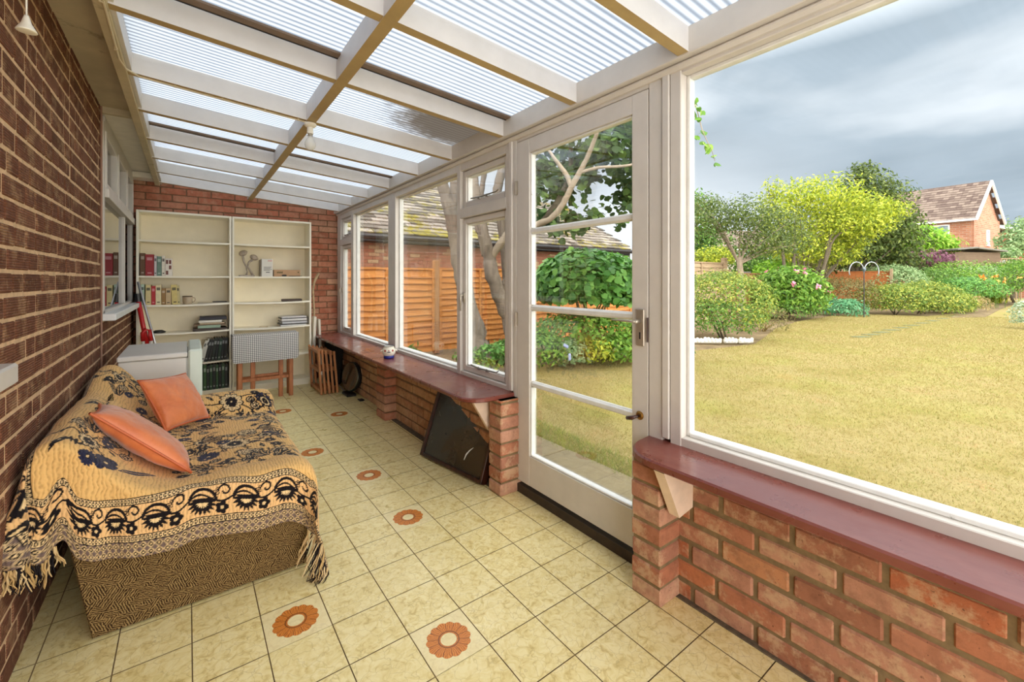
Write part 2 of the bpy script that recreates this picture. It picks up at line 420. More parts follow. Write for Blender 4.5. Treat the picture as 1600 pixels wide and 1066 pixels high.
M['paper'] = plain('white_paper', (222, 218, 208), .7, var=.04)
M['ink'] = plain('printed_ink', (50, 46, 46), .7)
def gingham():
    t = NT('gingham_formica'); g = t.N('NewGeometry'); s = t.N('SeparateXYZ'); t.L(g.outputs['Position'], s.inputs[0])
    def stripe(a, per):
        return t.math('GREATER_THAN', t.math('FRACT', t.math('DIVIDE', a, per)), .5)
    hz = t.math('ADD', s.outputs[2], s.outputs[1])
    k = t.math('ADD', stripe(s.outputs[0], .0186), stripe(hz, .0186))
    col = t.ramp(t.math('MULTIPLY', k, .5), [(0, srgb(226, 224, 220)), (.4, srgb(158, 156, 156)), (.9, srgb(92, 92, 96))], 'CONSTANT')
    return t.done(t.bsdf(col, .4))
M['gingham'] = gingham()
M['tray_board'] = wood('dark_laminate', (60, 50, 40), (30, 24, 18), (2, 2, 2), .26, 3.0, .05, .3)
M['tray_frame'] = wood('dark_mahogany_frame', (70, 34, 20), (26, 14, 10), (3, 3, 1), .35, coat=.2)
M['mirror'] = plain('tarnished_mirror', (120, 124, 116), .12, .9, var=.1)
M['ceramic'] = plain('cream_glazed_ceramic', (226, 222, 206), .2, var=.04, spec=.6)
M['blue_glaze'] = plain('cobalt_glaze', (36, 44, 130), .2)
M['red_glaze'] = plain('brick_red_glaze', (160, 60, 44), .25)
M['dark_glaze'] = plain('dark_blue_grey_glaze', (50, 54, 74), .25)
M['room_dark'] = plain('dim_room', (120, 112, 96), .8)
M['curtain'] = plain('net_curtain', (190, 182, 160), .9)
M['pull'] = plain('ivory_plastic', (228, 222, 206), .35)
def flat(name, rgb, rough=.55): 
    if name not in M: M[name] = plain(name, rgb, rough, var=.08, scale=30)
    return M[name]

# ============================================================ ROOM SHELL
XL, XR, YB = -.45, 1.576, 5.94
Y0 = -1.3
T = .2045; TY = .2055; TX0 = .8305; TY0 = 1.241
# floor
FL = thing('floor', None, None, (.6, 2.4, 0), kind='structure')
MB().box(XL - .05, 1.72, Y0, YB + .1, -.12, -.004).build('floor_base', M['grout'], FL)
flowers = {(-3, 2), (-1, 0), (0, 4), (0, 7), (-1, 10), (-1, 16), (1, 14), (-1, 4 - 7), (1, -4)}
for nm, mat, sel in (('floor_tile_field', M['tile'], False), ('flower_tile', M['tile_flower'], True)):
    vs = []; uvs = []
    for i in range(-7, 5):
        for j in range(-13, 24):
            if ((i, j) in flowers) != sel: continue
            g = .0018
            x0, x1 = TX0 + i * T + g, TX0 + (i + 1) * T - g; y0, y1 = TY0 + j * TY + g, TY0 + (j + 1) * TY - g
            x0, x1 = max(x0, XL), min(x1, 1.60); y0, y1 = max(y0, Y0), min(y1, YB)
            if x1 <= x0 or y1 <= y0: continue
            fx = lambda x: (x - TX0 - i * T) / T
            fy = lambda y: (y - TY0 - j * TY) / TY
            q = [(x0, y0), (x1, y0), (x1, y1), (x0, y1)]
            if sel:
                b = MB(); b.add([(x, y, 0) for x, y in q] + [(x, y, -.005) for x, y in q], [(0, 1, 2, 3), (4, 5, 1, 0), (5, 6, 2, 1), (6, 7, 3, 2), (7, 4, 0, 3)])
                o = b.build('flower_tile', mat, FL)
                ul = o.data.uv_layers.new(name='UVMap')
                for lp in o.data.loops:
                    p = b.v[lp.vertex_index]; ul.data[lp.index].uv = (fx(p[0]), fy(p[1]))
                setp(o, 'vinyl tile printed with an orange ring flower')
            else:
                vs += [(x, y, 0) for x, y in q]
    if not sel: link('tile_field', fast_mesh('tile_field', vs, 4), mat, FL)

def brick_wall(uaxis, u0, u1, v0, v1, face, nrm, mats, holes=(), bl=.215, bh=.065, joint=.010, depth=.10, proud=.004, jit=.0015, back=.1, bond=.5, off=0.0, cut=(), bevel=.004, v_off=0.0, mix_=None):
    """bricks laid in courses on a plane. uaxis 'x' or 'y'; nrm +-1 direction of the visible face on the other axis. returns (bricks MB, mortar MB)"""
    B, G = MB(), MB()
    def P3(u, d, v):
        return (u, face + nrm * d, v) if uaxis == 'x' else (face + nrm * d, u, v)
    def bx(mb, ua, ub, da, db, va, vb, bev=0):
        a = P3(ua, da, va); b = P3(ub, db, vb)
        mb.box(min(a[0], b[0]), max(a[0], b[0]), min(a[1], b[1]), max(a[1], b[1]), va, vb, bev)
    def sub(segs, a, b):
        out = []
        for s, e in segs:
            if b <= s or a >= e: out.append((s, e))
            else:
                if a > s: out.append((s, a))
                if b < e: out.append((b, e))
        return out
    # mortar body with holes
    zs = sorted(set([v0, v1] + [z for h in holes for z in (h[2], h[3]) if v0 < z < v1]))
    for za, zb in zip(zs[:-1], zs[1:]):
        segs = [(u0, u1)]; zm = (za + zb) / 2
        for h in holes:
            if h[2] < zm < h[3]: segs = sub(segs, h[0], h[1])
        for s, e in segs: bx(G, s, e, -depth, 0, za, zb)
    k = 0; z = v0 + v_off; ch = bh + joint
    while z < v1 - .01:
        zb = min(z + bh, v1)
        u = u0 - bl * (bond if k % 2 else 0) - off
        while u < u1:
            bb_ = bl if mix_ is None else (bl if (k * 7 + int(u * 13)) % 5 < 3 else mix_)
            ub = u + bb_ + random.uniform(-.004, .004)
            segs = [(max(u, u0), min(ub, u1))]
            if segs[0][1] - segs[0][0] > .012:
                for h in holes:
                    if h[2] < (z + zb) / 2 < h[3]: segs = sub(segs, h[0] - .004, h[1] + .004)
                for c in cut: segs = sub(segs, c - .007, c + .007)
                for s, e in segs:
                    if e - s > .012:
                        j = random.uniform(-jit, jit)
                        bx(B, s, e, -.02, proud + j, z + random.uniform(-jit, jit), zb + random.uniform(-jit, jit), bevel)
            u = ub + joint
        z += ch; k += 1
    return B, G

# left (house) wall with the interior window
W1 = (3.86, 5.80, 1.00, 2.34)
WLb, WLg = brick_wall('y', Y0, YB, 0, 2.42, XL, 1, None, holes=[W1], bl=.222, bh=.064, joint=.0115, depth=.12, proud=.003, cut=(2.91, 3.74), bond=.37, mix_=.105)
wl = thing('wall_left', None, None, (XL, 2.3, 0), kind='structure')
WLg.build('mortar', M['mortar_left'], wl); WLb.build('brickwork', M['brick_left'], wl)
# back wall
b, g = brick_wall('x', XL - .12, 1.70, 0, 2.32, YB, -1, None, bl=.215, bh=.065, joint=.010, depth=.12, proud=.004, bond=.5, jit=.002)
wb = thing('wall_back', None, None, (.6, YB, 0), kind='structure')
g.build('mortar', M['mortar_back'], wb); b.build('brickwork', M['brick_back'], wb)
# low dwarf wall, near length
wr = thing('wall_right_near', None, None, (1.62, .0, 0), kind='structure')
b, g = brick_wall('y', Y0, 1.09, 0, .56, 1.565, -1, None, bl=.222, bh=.066, joint=.0125, depth=.13, proud=.005, jit=.003, off=.11, bond=.5, bevel=.006)
g.build('mortar', M['mortar_red'], wr); b.build('brickwork', M['brick_near'], wr)
def pier(name, y0, y1, x0, x1, z1, mat, mort, parent):
    B, G = MB(), MB(); G.box(x0 + .006, x1, y0 + .006, y1 - .006, 0, z1)
    z = 0; k = 0
    while z < z1 - .01:
        zb = min(z + .066, z1); j = random.uniform(-.004, .004)
        B.box(x0 + j, x1, y0 + random.uniform(-.003, .003), y1 + random.uniform(-.003, .003), z, zb, .006)
        z += .0765; k += 1
    o = G.build(name + '_mortar', mort, parent); o2 = B.build(name, mat, parent)
pier('end_pier', .985, 1.118, 1.437, 1.60, .555, M['brick_near'], M['mortar_red'], wr)
wf = thing('wall_right_far', None, None, (1.58, 4.0, 0), kind='structure')
b, g = brick_wall('y', 2.10, YB, 0, .55, 1.51, -1, None, bl=.222, bh=.065, joint=.0115, depth=.19, proud=.005, jit=.003, off=.07, bevel=.005)
g.build('mortar', M['mortar_back'], wf); b.build('brickwork', M['brick_far'], wf)
pier('end_pier', 2.045, 2.17, 1.447, 1.66, .55, M['brick_near'], M['mortar_red'], wf)
pier('middle_pier', 3.76, 3.97, 1.40, 1.52, .55, M['brick_back'], M['mortar_back'], wf)
# dirty cement fillet along the wall feet
MB().box(1.545, 1.60, Y0, 1.0, 0, .006).build('trim_1', M['floor_edge'])['kind'] = 'structure'
MB().box(1.46, 1.60, 2.17, 3.76, 0, .004).build('trim_2', M['floor_edge'])['kind'] = 'structure'

# ---- timber frame on the garden side
fr = thing('trim_3', None, None, (1.6, 2.0, .6), kind='structure')
def fbox(name, x0, x1, y0, y1, z0, z1, mat='white', b=.003, parent=fr): return MB().box(x0, x1, y0, y1, z0, z1, b).build(name, M[mat], parent)
fbox('wall_plate', 1.53, 1.66, Y0, YB, 2.115, 2.222, 'white')
fbox('cover_moulding', 1.555, 1.60, Y0, YB, 2.088, 2.118, 'white', .012)
fbox('door_post', 1.576, 1.66, .985, 1.034, .0, 2.10)
fbox('door_post', 1.569, 1.66, 1.036, 1.068, .60, 2.092)
fbox('door_post', 1.576, 1.66, 1.070, 1.136, .0, 2.10)
fbox('door_post', 1.576, 1.66, 2.066, 2.100, .0, 2.10)
fbox('door_post', 1.566, 1.66, 2.102, 2.132, .58, 2.09)
fbox('door_post', 1.576, 1.66, 2.134, 2.176, .50, 2.10)
fbox('door_head', 1.5785, 1.66, 1.136, 2.066, 2.072, 2.10)
fbox('mullion', 1.576, 1.66, 2.735, 2.785, .57, 2.10)
fbox('mullion', 1.576, 1.66, 3.96, 4.05, .57, 2.10)
fbox('mullion', 1.579, 1.66, 4.052, 4.148, .57, 2.10)
fbox('mullion', 1.576, 1.66, 5.26, 5.35, .57, 2.10)
fbox('mullion', 1.576, 1.66, 5.80, YB, .57, 2.10)
fbox('head_rail', 1.5785, 1.66, 2.176, 5.80, 2.035, 2.10)
fbox('head_rail', 1.5785, 1.66, Y0, .985, 2.075, 2.10)
fbox('sill_rail', 1.5785, 1.67, 2.14, YB, .55, .600)
fbox('sill_rail', 1.5785, 1.67, Y0, 1.034, .56, .622)
fbox('outer_sill', 1.66, 1.76, Y0, 1.10, .52, .60, 'white_dirty')
fbox('outer_sill', 1.66, 1.76, 2.10, YB, .50, .58, 'white_dirty')

def pane(parent, y0, y1, z0, z1, x=1.637):
    return MB().box(x - .002, x + .002, y0, y1, z0, z1).build('glass_pane', M['glass'], parent)
def bead(parent, y0, y1, z0, z1, x0=1.615, x1=1.65, w=.014, mat='white_dirty'):
    m = MB(); m.box(x0, x1, y0, y0 + w, z0, z1, .003); m.box(x0, x1, y1 - w, y1, z0, z1, .003)
    m.box(x0 - .006, x1, y0 + w, y1 - w, z0, z0 + w, .003); m.box(x0, x1, y0 + w, y1 - w, z1 - w, z1, .003)
    return m.build('glazing_bead', M[mat], parent)
def window(n, y0, y1, z0, z1):
    w = thing('window_%d' % n, None, None, (1.62, (y0 + y1) / 2, z0), kind='structure'); return w
w = window(2, Y0, .985, .622, 2.075); bead(w, Y0, .985, .622, 2.075, w=.016); pane(w, Y0 + .01, .975, .632, 2.065)
w = window(4, 2.785, 3.96, .6, 2.035); bead(w, 2.785, 3.96, .6, 2.035); pane(w, 2.79, 3.955, .605, 2.03)
w = window(5, 4.148, 5.26, .6, 2.035); bead(w, 4.148, 5.26, .6, 2.035); pane(w, 4.15, 5.255, .605, 2.03)
def casement(n, y0, y1):
    w = window(n, y0, y1, .6, 2.035)
    MB().box(1.576, 1.66, y0, y1, 1.695, 1.765, .003).build('transom', M['white'], w)
    for nm, z0, z1 in (('casement_sash', .6, 1.695), ('top_light_sash', 1.765, 2.035)):
        s = .038; m = MB(); a, b_ = y0 + .004, y1 - .004; c, d = z0 + .004, z1 - .004
        m.box(1.598, 1.655, a, a + s, c, d, .003); m.box(1.598, 1.655, b_ - s, b_, c, d, .003)
        m.box(1.598, 1.655, a + s, b_ - s, c, c + s, .003); m.box(1.598, 1.655, a + s, b_ - s, d - s, d, .003)
        sh = m.build(nm, M['white'], w)
        bd = bead(sh, a + s, b_ - s, c + s, d - s, x0=1.612, w=.009)
        pane(sh, a + s, b_ - s, c + s, d - s)
        # peg stay lying on the bottom rail
        ym = (y0 + y1) / 2; zz = c + s + .004
        st = MB(); L = (y1 - y0) * .28
        st.tube([(1.592, ym + L, zz + .012), (1.586, ym + L * .3, zz + .004), (1.590, ym - L, zz + .010)], [.005, .006, .004], 6)
        st.tube([(1.590, ym - L, zz + .01), (1.594, ym - L - .02, zz + .022), (1.6, ym - L - .01, zz + .028)], .004, 6)
        for k in (-.3, .35): st.box(1.585, 1.60, ym + k * L - .012, ym + k * L + .012, zz - .006, zz + .004, .002); st.lathe([(.004, 0), (.004, .014)], (1.589, ym + k * L, zz), 8)
        st.build('window_stay', M['steel'], w, smooth=False)
    # cockspur handle
    h = MB(); yh = y1 - .024; h.box(1.589, 1.598, yh - .011, yh + .011, 1.09, 1.16, .002)
    h.tube([(1.590, yh, 1.14), (1.565, yh, 1.142), (1.560, yh - .004, 1.12), (1.562, yh - .006, 1.03)], [.007, .007, .007, .004], 8)
    h.build('casement_handle', M['lockplate'], w, smooth=True)
casement(3, 2.176, 2.735); casement(6, 5.35, 5.80)

# ---- glazed door
D = thing('door_1', None, None, (1.6, 1.6, .06), kind='structure')
dy0, dy1 = 1.140, 2.062
m = MB()
m.box(1.576, 1.622, dy0, 1.222, .065, 2.068, .002); m.box(1.576, 1.622, 1.945, dy1, .065, 2.068, .002)
m.box(1.577, 1.621, 1.222, 1.945, .065, .235, .002); m.box(1.577, 1.621, 1.222, 1.945, 1.985, 2.068, .002)
m.build('door_stiles_and_rails', M['white'], D)
zs = [.235, .650, 1.090, 1.534, 1.985]
for z in zs[1:-1]:
    q = MB(); q.box(1.586, 1.616, 1.222, 1.945, z - .012, z + .012, .004); q.box(1.596, 1.614, 1.222, 1.945, z - .018, z + .018, .005)
    q.build('glazing_bar', M['white_dirty'], D)
for i in range(4):
    a, b_ = zs[i] + (.018 if i else 0), zs[i + 1] - (.018 if i < 3 else 0)
    q = MB(); wd = .010
    q.box(1.585, 1.618, 1.222, 1.222 + wd, a, b_, .003); q.box(1.585, 1.618, 1.945 - wd, 1.945, a, b_, .003)
    if i == 0: q.box(1.582, 1.618, 1.232, 1.935, a, a + wd, .003)
    if i == 3: q.box(1.585, 1.618, 1.232, 1.935, b_ - wd, b_, .003)
    q.build('glazing_bead', M['white_dirty'], D)
    pane(D, 1.224, 1.943, a, b_, 1.604)
q = MB(); q.box(1.565, 1.66, dy0, dy1, .0, .05, .002); q.build('threshold', M['sill_dark'], D)
for z in (.30, 1.02, 1.80):
    q = MB(); q.lathe([(.0065, -.042), (.0065, .042)], (1.570, 2.064, z), 10)
    for k in (-.042, -.014, .014): q.lathe([(.0075, k), (.0075, k + .002)], (1.570, 2.064, z), 10)
    q.box(1.5725, 1.5765, 2.05, 2.078, z - .04, z + .04, .001); q.build('hinge', M['lockplate'], D)
q = MB(); q.box(1.568, 1.577, 1.155, 1.197, .965, 1.125, .003)
lp = q.build('lock_plate', M['lockplate'], D)
q = MB(); q.lathe([(.0095, 0), (.0095, .035)], (0, 0, 0), 14, Matrix.Rotation(-PI / 2, 3, 'Y')); q.v = [(x + 1.568, y + 1.178, z + 1.072) for x, y, z in q.v]
q.tube([(1.532, 1.172, 1.072), (1.530, 1.20, 1.073), (1.532, 1.25, 1.073), (1.536, 1.305, 1.072)], [.0095, .009, .0075, .004], 12, flat=.7)
q.build('lever_handle', M['lockplate'], lp, smooth=True)
q = MB(); q.box(1.5675, 1.569, 1.172, 1.180, .995, 1.025, .0005); q.build('keyhole', M['black'], lp)
q = MB(); q.box(1.5675, 1.5765, 1.138, 1.142, .985, 1.09, .001); q.build('lock_keep', M['tray_frame'], D)
q = MB(); Ry = Matrix.Rotation(-PI / 2, 3, 'Y')
q.lathe([(.019, 0), (.019, .003), (.013, .008)], (1.576, 1.181, .662), 18, Ry); es = q.build('escutcheon', M['brass'], D, smooth=False)
q = MB(); q.tube([(1.568, 1.181, .662), (1.545, 1.184, .660)], .006, 10); q.tube([(1.545, 1.178, .664), (1.538, 1.196, .655), (1.540, 1.222, .648), (1.545, 1.226, .647)], [.006, .0095, .008, .002], 10)
q.build('turn_knob', M['tray_frame'], es, smooth=True)

# ---- window ledges (painted boards) and brackets
def board(name, y0, y1, xf, xb, z0, z1, corner, end, mat, label, cat):
    """ledge with one rounded free corner. end=+1 rounded at y1, -1 at y0"""
    pts = []
    ye = y1 if end > 0 else y0; yo = y0 if end > 0 else y1; s = 1 if end > 0 else -1
    pts += [(xb, yo), (xf, yo)]
    for k in range(9):
        a = PI / 2 * k / 8; pts.append((xf + corner * (1 - math.cos(a)), ye - s * corner + s * corner * math.sin(a)))
    pts.append((xb, ye))
    me = bpy.data.meshes.new(name); n = len(pts); layers = [(z0, .0), (z0 + .004, -.006), (z1 - .006, -.006), (z1, .0)]
    cx = sum(p[0] for p in pts) / n; cyy = (y0 + y1) / 2
    prof = [(.008, z0), (0, z0 + .006), (0, z1 - .006), (.006, z1)]
    vs = []
    for ins, z in prof:
        for (x, y) in pts:
            dx = ins if x < xb - .001 else 0
            vs.append((x + dx * (1 if x < xb - .02 else 0), y - (s * ins if abs(y - ye) < corner and x < xb else 0), z))
    fs = [tuple(range(n))]
    for i in range(3):
        for j in range(n): fs.append((i * n + j, i * n + (j + 1) % n, (i + 1) * n + (j + 1) % n, (i + 1) * n + j))
    fs.append(tuple(3 * n + j for j in range(n))[::-1])
    mb = MB(); mb.add(vs, fs); o = mb.build(name, M[mat]); bpy.context.view_layer.update()
    bm_fix(o); return setp(o, label, cat)
def bm_fix(o):
    import bmesh
    bm = bmesh.new(); bm.from_mesh(o.data); bmesh.ops.recalc_face_normals(bm, faces=bm.faces); bm.to_mesh(o.data); bm.free()
board('window_ledge', Y0, 1.135, 1.362, 1.60, .556, .588, .16, 1, 'ledge', 'dark red painted ledge board under the large near window, rounded at its door end', 'ledge')
board('window_ledge', 2.09, YB - .005, 1.262, 1.60, .545, .573, .13, -1, 'ledge', 'dark red painted ledge board under the far windows, with a ceramic pot on it', 'ledge')
def bracket(y, x_wall, x_tip, ztop, zb, th, label):
    m = MB(); poly = [(x_wall, ztop), (x_tip, ztop), (x_tip + .012, ztop - .02), (x_wall - .03, zb), (x_wall, zb)]
    m.prism(poly, lambda x, z: (x, y, z), lambda x, z: (x, y + th, z)); o = m.build('ledge_bracket', M['bracket']); bm_fix(o)
    return setp(o, label, 'bracket')
m = MB(); m.prism([(1.565, .553), (1.372, .553), (1.378, .545), (1.470, .362), (1.560, .375)], lambda x, z: (x, .925, z), lambda x, z: (x, .968, z)); o = m.build('ledge_bracket', M['bracket']); bm_fix(o)
setp(o, 'cream painted timber bracket under the near ledge beside the brick end pier', 'bracket')
bracket(2.20, 1.500, 1.345, .543, .335, .025, 'white triangular bracket under the far ledge above the dark framed panel')
bracket(4.02, 1.500, 1.36, .543, .39, .03, 'small white bracket under the far ledge beside the middle brick pier')

# ---- interior window in the house wall
w = thing('window_1', None, None, (XL, 4.8, 1.0), kind='structure')
def lb(nm, x0, x1, y0, y1, z0, z1, mat='white', b=.003): return MB().box(x0, x1, y0, y1, z0, z1, b).build(nm, M[mat], w)
xa, xb = XL - .07, XL + .012
lb('frame_post', xa, xb, 3.86, 3.92, 1.03, 2.30); lb('frame_post', xa, xb, 5.72, 5.80, 1.03, 2.30)
lb('frame_head', xa, xb, 3.92, 5.72, 2.24, 2.34); lb('transom', xa, xb + .02, 3.92, 5.72, 1.80, 1.86)
lb('frame_foot', xa, xb, 3.86, 5.80, 1.0, 1.05)
for y in (4.55, 5.16): lb('mullion', xa, xb, y - .03, y + .03, 1.86, 2.24)
for a, b_ in ((3.92, 4.52), (4.58, 5.13), (5.19, 5.72)):
    m = MB(); s = .04
    m.box(xa + .02, xb + .008, a, a + s, 1.86, 2.24, .003).box(xa + .02, xb + .008, b_ - s, b_, 1.86, 2.24, .003).box(xa + .02, xb + .008, a + s, b_ - s, 1.86, 1.90, .003).box(xa + .02, xb + .008, a + s, b_ - s, 2.20, 2.24, .003)
    sh = m.build('top_light_sash', M['white'], w); MB().box(XL - .022, XL - .018, a + s, b_ - s, 1.90, 2.20).build('glass_pane', M['glass_in'], sh)
lb('mullion', xa, xb, 5.05, 5.10, 1.05, 1.80)
MB().box(XL - .012, XL - .008, 3.92, 5.05, 1.05, 1.80).build('glass_pane', M['glass_in'], w)
MB().box(XL - .012, XL - .008, 5.10, 5.72, 1.05, 1.80).build('glass_pane', M['glass_in'], w)
MB().box(XL - .10, XL - .004, 3.84, 5.82, .985, 1.0, .002).box(XL - .02, XL + .075, 3.84, 5.86, .985, 1.03, .005).build('window_sill', M['white_dirty'], w)
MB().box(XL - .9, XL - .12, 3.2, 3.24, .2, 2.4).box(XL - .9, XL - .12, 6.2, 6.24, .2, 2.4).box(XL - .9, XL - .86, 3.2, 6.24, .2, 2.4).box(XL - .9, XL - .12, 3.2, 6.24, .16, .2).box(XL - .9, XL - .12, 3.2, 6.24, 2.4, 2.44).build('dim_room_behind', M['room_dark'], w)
w7 = thing('window_7', None, None, (XL, .9, .96), kind='structure')
MB().box(XL - .02, XL + .075, .05, 1.785, .965, 1.022, .006).build('window_sill', M['white'], w7)

# ---- roof
CE = thing('ceiling', None, None, (.6, 2.4, 2.2), kind='structure')
def zr(x): return 2.255 - .075 * (x + .23)     # underside of rafters
zp = lambda x: zr(x) + .097
def slope_box(name, x0, x1, y0, y1, lo, hi, mat, parent=CE, smooth=False, under=None):
    m = MB(); vs = [(x0, y0, zr(x0) + lo), (x1, y0, zr(x1) + lo), (x1, y1, zr(x1) + lo), (x0, y1, zr(x0) + lo),
                    (x0, y0, zr(x0) + hi), (x1, y0, zr(x1) + hi), (x1, y1, zr(x1) + hi), (x0, y1, zr(x0) + hi)]
    m.add(vs, [(3, 2, 1, 0), (4, 5, 6, 7), (0, 1, 5, 4), (1, 2, 6, 5), (2, 3, 7, 6), (3, 0, 4, 7)])
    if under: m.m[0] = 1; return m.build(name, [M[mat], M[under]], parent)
    return m.build(name, M[mat], parent)
ry = [.925 - .61 * 3, .925 - 1.22, .925 - .61, .925, 1.52, 2.137, 2.777, 3.35, 4.0, 4.60, 5.18, 5.72]
for y in ry:
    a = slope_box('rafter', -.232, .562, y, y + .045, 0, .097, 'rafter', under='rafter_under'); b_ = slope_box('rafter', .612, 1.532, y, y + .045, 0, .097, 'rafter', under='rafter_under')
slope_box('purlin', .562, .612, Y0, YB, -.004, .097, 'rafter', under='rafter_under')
MB().box(-.275, -.232, Y0, 5.9, 2.245, 2.33, .003).build('ledger', M['cream'], CE)
MB().box(-.232, -.215, Y0, 5.9, 2.262, 2.36, .001).build('ledger_lining', M['white'], CE)
js = [-.9, .1, 1.005, 2.085, 2.865, 3.93, 4.93]
for i, y in enumerate(js):
    e = js[i + 1] if i + 1 < len(js) else YB + .05
    slope_box('roof_sheet', -.30, 1.75, y + .012, e - .012, .098, .108, 'poly')
    slope_box('joint_strip', -.22, 1.60, y - .022, y + .022, .088, .0975, 'batten')
    slope_box('joint_gasket', -.22, 1.60, y + .022, y + .030, .086, .0975, 'gasket')
slope_box('roof_sheet', -.30, 1.75, Y0, js[0] - .012, .098, .108, 'poly')
# boxed soffit against the house
MB().box(-.46, -.275, Y0, 3.80, 2.365, 2.385).build('soffit_board', M['cream'], CE)
MB().box(-.46, -.275, 3.80, 3.84, 2.325, 2.385, .003).build('soffit_crosspiece', M['cream'], CE)
MB().box(-.46, -.275, 3.84, 5.86, 2.34, 2.36).build('soffit_board', M['wood_white'], CE)
MB().box(-.46, -.275, 5.70, 5.90, 2.28, 2.335, .003).build('soffit_crosspiece', M['wood_white'], CE)
MB().box(-.60, -.275, Y0, YB + .1, 2.40, 2.46).build('flashing_board', M['room_dark'], CE)
MB().box(-.28, -.232, Y0, YB, 2.33, 2.405).build('fascia_board', M['cream'], CE)

# ---- things on the ceiling and walls
o = MB(); pts = [(-.225 + .0, Y0 + 1.6, 2.24), (-.24, 2.2, 2.238), (-.245, 2.60, 2.238), (-.23, 2.70, 2.236), (-.19, 2.79, 2.246), (.0, 2.797, 2.232), (.3, 2.797, 2.209), (.585, 2.797, 2.187)]
o.tube(pts, .0045, 6)
for p in ((-.245, 1.7), (-.245, 2.1), (-.245, 2.5)): o.box(p[0] - .006, p[0] + .006, p[1] - .004, p[1] + .004, 2.232, 2.246)
for x in (-.05, .15, .35, .52): o.box(x - .004, x + .004, 2.790, 2.804, zr(x) - .010, zr(x) + .002)
setp(o.build('electric_cable', M['cable'], smooth=False), 'cream electric cable clipped along the ceiling ledger and rafter to the bulb', 'cable')
B = thing('light_bulb', 'clear glass light bulb in a white batten holder under the buff purlin', 'light bulb', (.587, 2.80, 2.17))
MB().lathe([(.034, 0), (.034, -.012), (.026, -.02), (.016, -.022), (.018, -.06), (.0175, -.062)][::-1], (.587, 2.80, zr(.587) - .008), 20).build('bulb_holder', M['pull'], B, smooth=False)
MB().lathe([(.0145, -.056), (.0145, -.075)][::-1], (.587, 2.80, zr(.587) - .008), 20).build('bulb_cap', M['lockplate'], B)
MB().lathe([(.013, 0), (.014, -.010), (.022, -.024), (.0295, -.042), (.031, -.055), (.027, -.070), (.016, -.082), (.004, -.0855)][::-1], (.587, 2.80, zr(.587) - .082), 24).build('bulb_glass', M['bulb_glass'], B, smooth=True)
P = thing('pull_cord', 'white light pull cord with a bell shaped end in front of the brick wall', 'pull cord', (-.300, 1.485, 1.83))
MB().tube([(-.300, 1.485, 1.862), (-.300, 1.486, 2.1), (-.300, 1.487, 2.365)], .0017, 6).build('cord', M['pull'], P)
MB().lathe([(.004, .037), (.006, .030), (.009, .018), (.0165, .004), (.0185, 0), (.015, -.001)][::-1], (-.300, 1.485, 1.829), 20).build('acorn_end', M['pull'], P, smooth=True)
o = MB().tube([(-.441, 3.79, 2.36), (-.441, 3.792, 1.8), (-.440, 3.788, 1.2), (-.441, 3.79, .58)], .006, 6)
setp(o.build('conduit', M['conduit']), 'thin painted cable run down the brick wall beside the inner window', 'cable')
# ============================================================ SOFA, THROW, CUSHIONS
def sstep(a, b, x): 
    t = np.clip((x - a) / (b - a), 0, 1); return t * t * (3 - 2 * t)
SOFA_Y0, SOFA_Y1 = 2.075, 3.38
S = thing('sofa', 'low two seater sofa in brown figured cloth, mostly hidden by the patterned throw', 'sofa', (.05, 2.7, 0))
poly = [(-.268, .0), (.425, .0), (.432, .375), (.40, .405), (-.02, .405), (-.12, .435), (-.235, .56), (-.305, .675), (-.36, .668), (-.372, .63)]
m = MB(); 
me_steps = 14
# rounded ends of the upholstered block
def ring(y, ins):
    cx = sum(p[0] for p in poly) / len(poly); cz = .3
    return [(p[0] + (cx - p[0]) * ins, y, max(0.004, p[1] + (cz - p[1]) * ins)) for p in poly]
rows = [ring(SOFA_Y0, .03), ring(SOFA_Y0 + .008, .01), ring(SOFA_Y0 + .02, 0), ring(SOFA_Y1 - .02, 0), ring(SOFA_Y1, .02)]
n = len(poly); vs = [p for r in rows for p in r]; fs = [tuple(range(n)), tuple(range(4 * n, 5 * n))[::-1]]
for i in range(4):
    for j in range(n): fs.append((i * n + j, (i + 1) * n + j, (i + 1) * n + (j + 1) % n, i * n + (j + 1) % n))
m.add(vs, fs); o = m.build('upholstered_body', M['sofa'], S); bm_fix(o)
m = MB(); m.obox((.14, 3.31, .44), (.56, .12, .10), None, .03); m.build('far_arm', M['sofa'], S)
m = MB(); m.obox((.14, 2.13, .405), (.56, .10, .05), None, .02); m.build('near_arm', M['sofa'], S)

# profile across the sofa: a = distance along the cloth from the fold over the back
prof_pts = [(-.434, .50), (-.434, .58), (-.426, .655), (-.405, .698), (-.365, .712), (-.318, .700), (-.272, .650), (-.222, .578), (-.165, .510), (-.10, .462), (-.03, .438), (.05, .430), (.15, .434), (.30, .430), (.39, .428), (.435, .412), (.458, .375), (.463, .30), (.466, .15)]
pa = np.array(prof_pts); seg = np.hypot(*(pa[1:] - pa[:-1]).T); ac = np.concatenate([[0], np.cumsum(seg)])
A_RIDGE = ac[4]; A_FRONT = ac[15]
LA = ac[-1]
NA, NB_ = 430, 470
av = np.linspace(0, LA, NA)
xa_ = np.interp(av, ac, pa[:, 0]); za_ = np.interp(av, ac, pa[:, 1])
k = np.ones(15) / 15
def sm(v): return np.convolve(np.pad(v, 7, mode='edge'), k, 'valid')
xa_, za_ = sm(xa_), sm(za_)
front = np.clip((av - A_FRONT), 0, None)
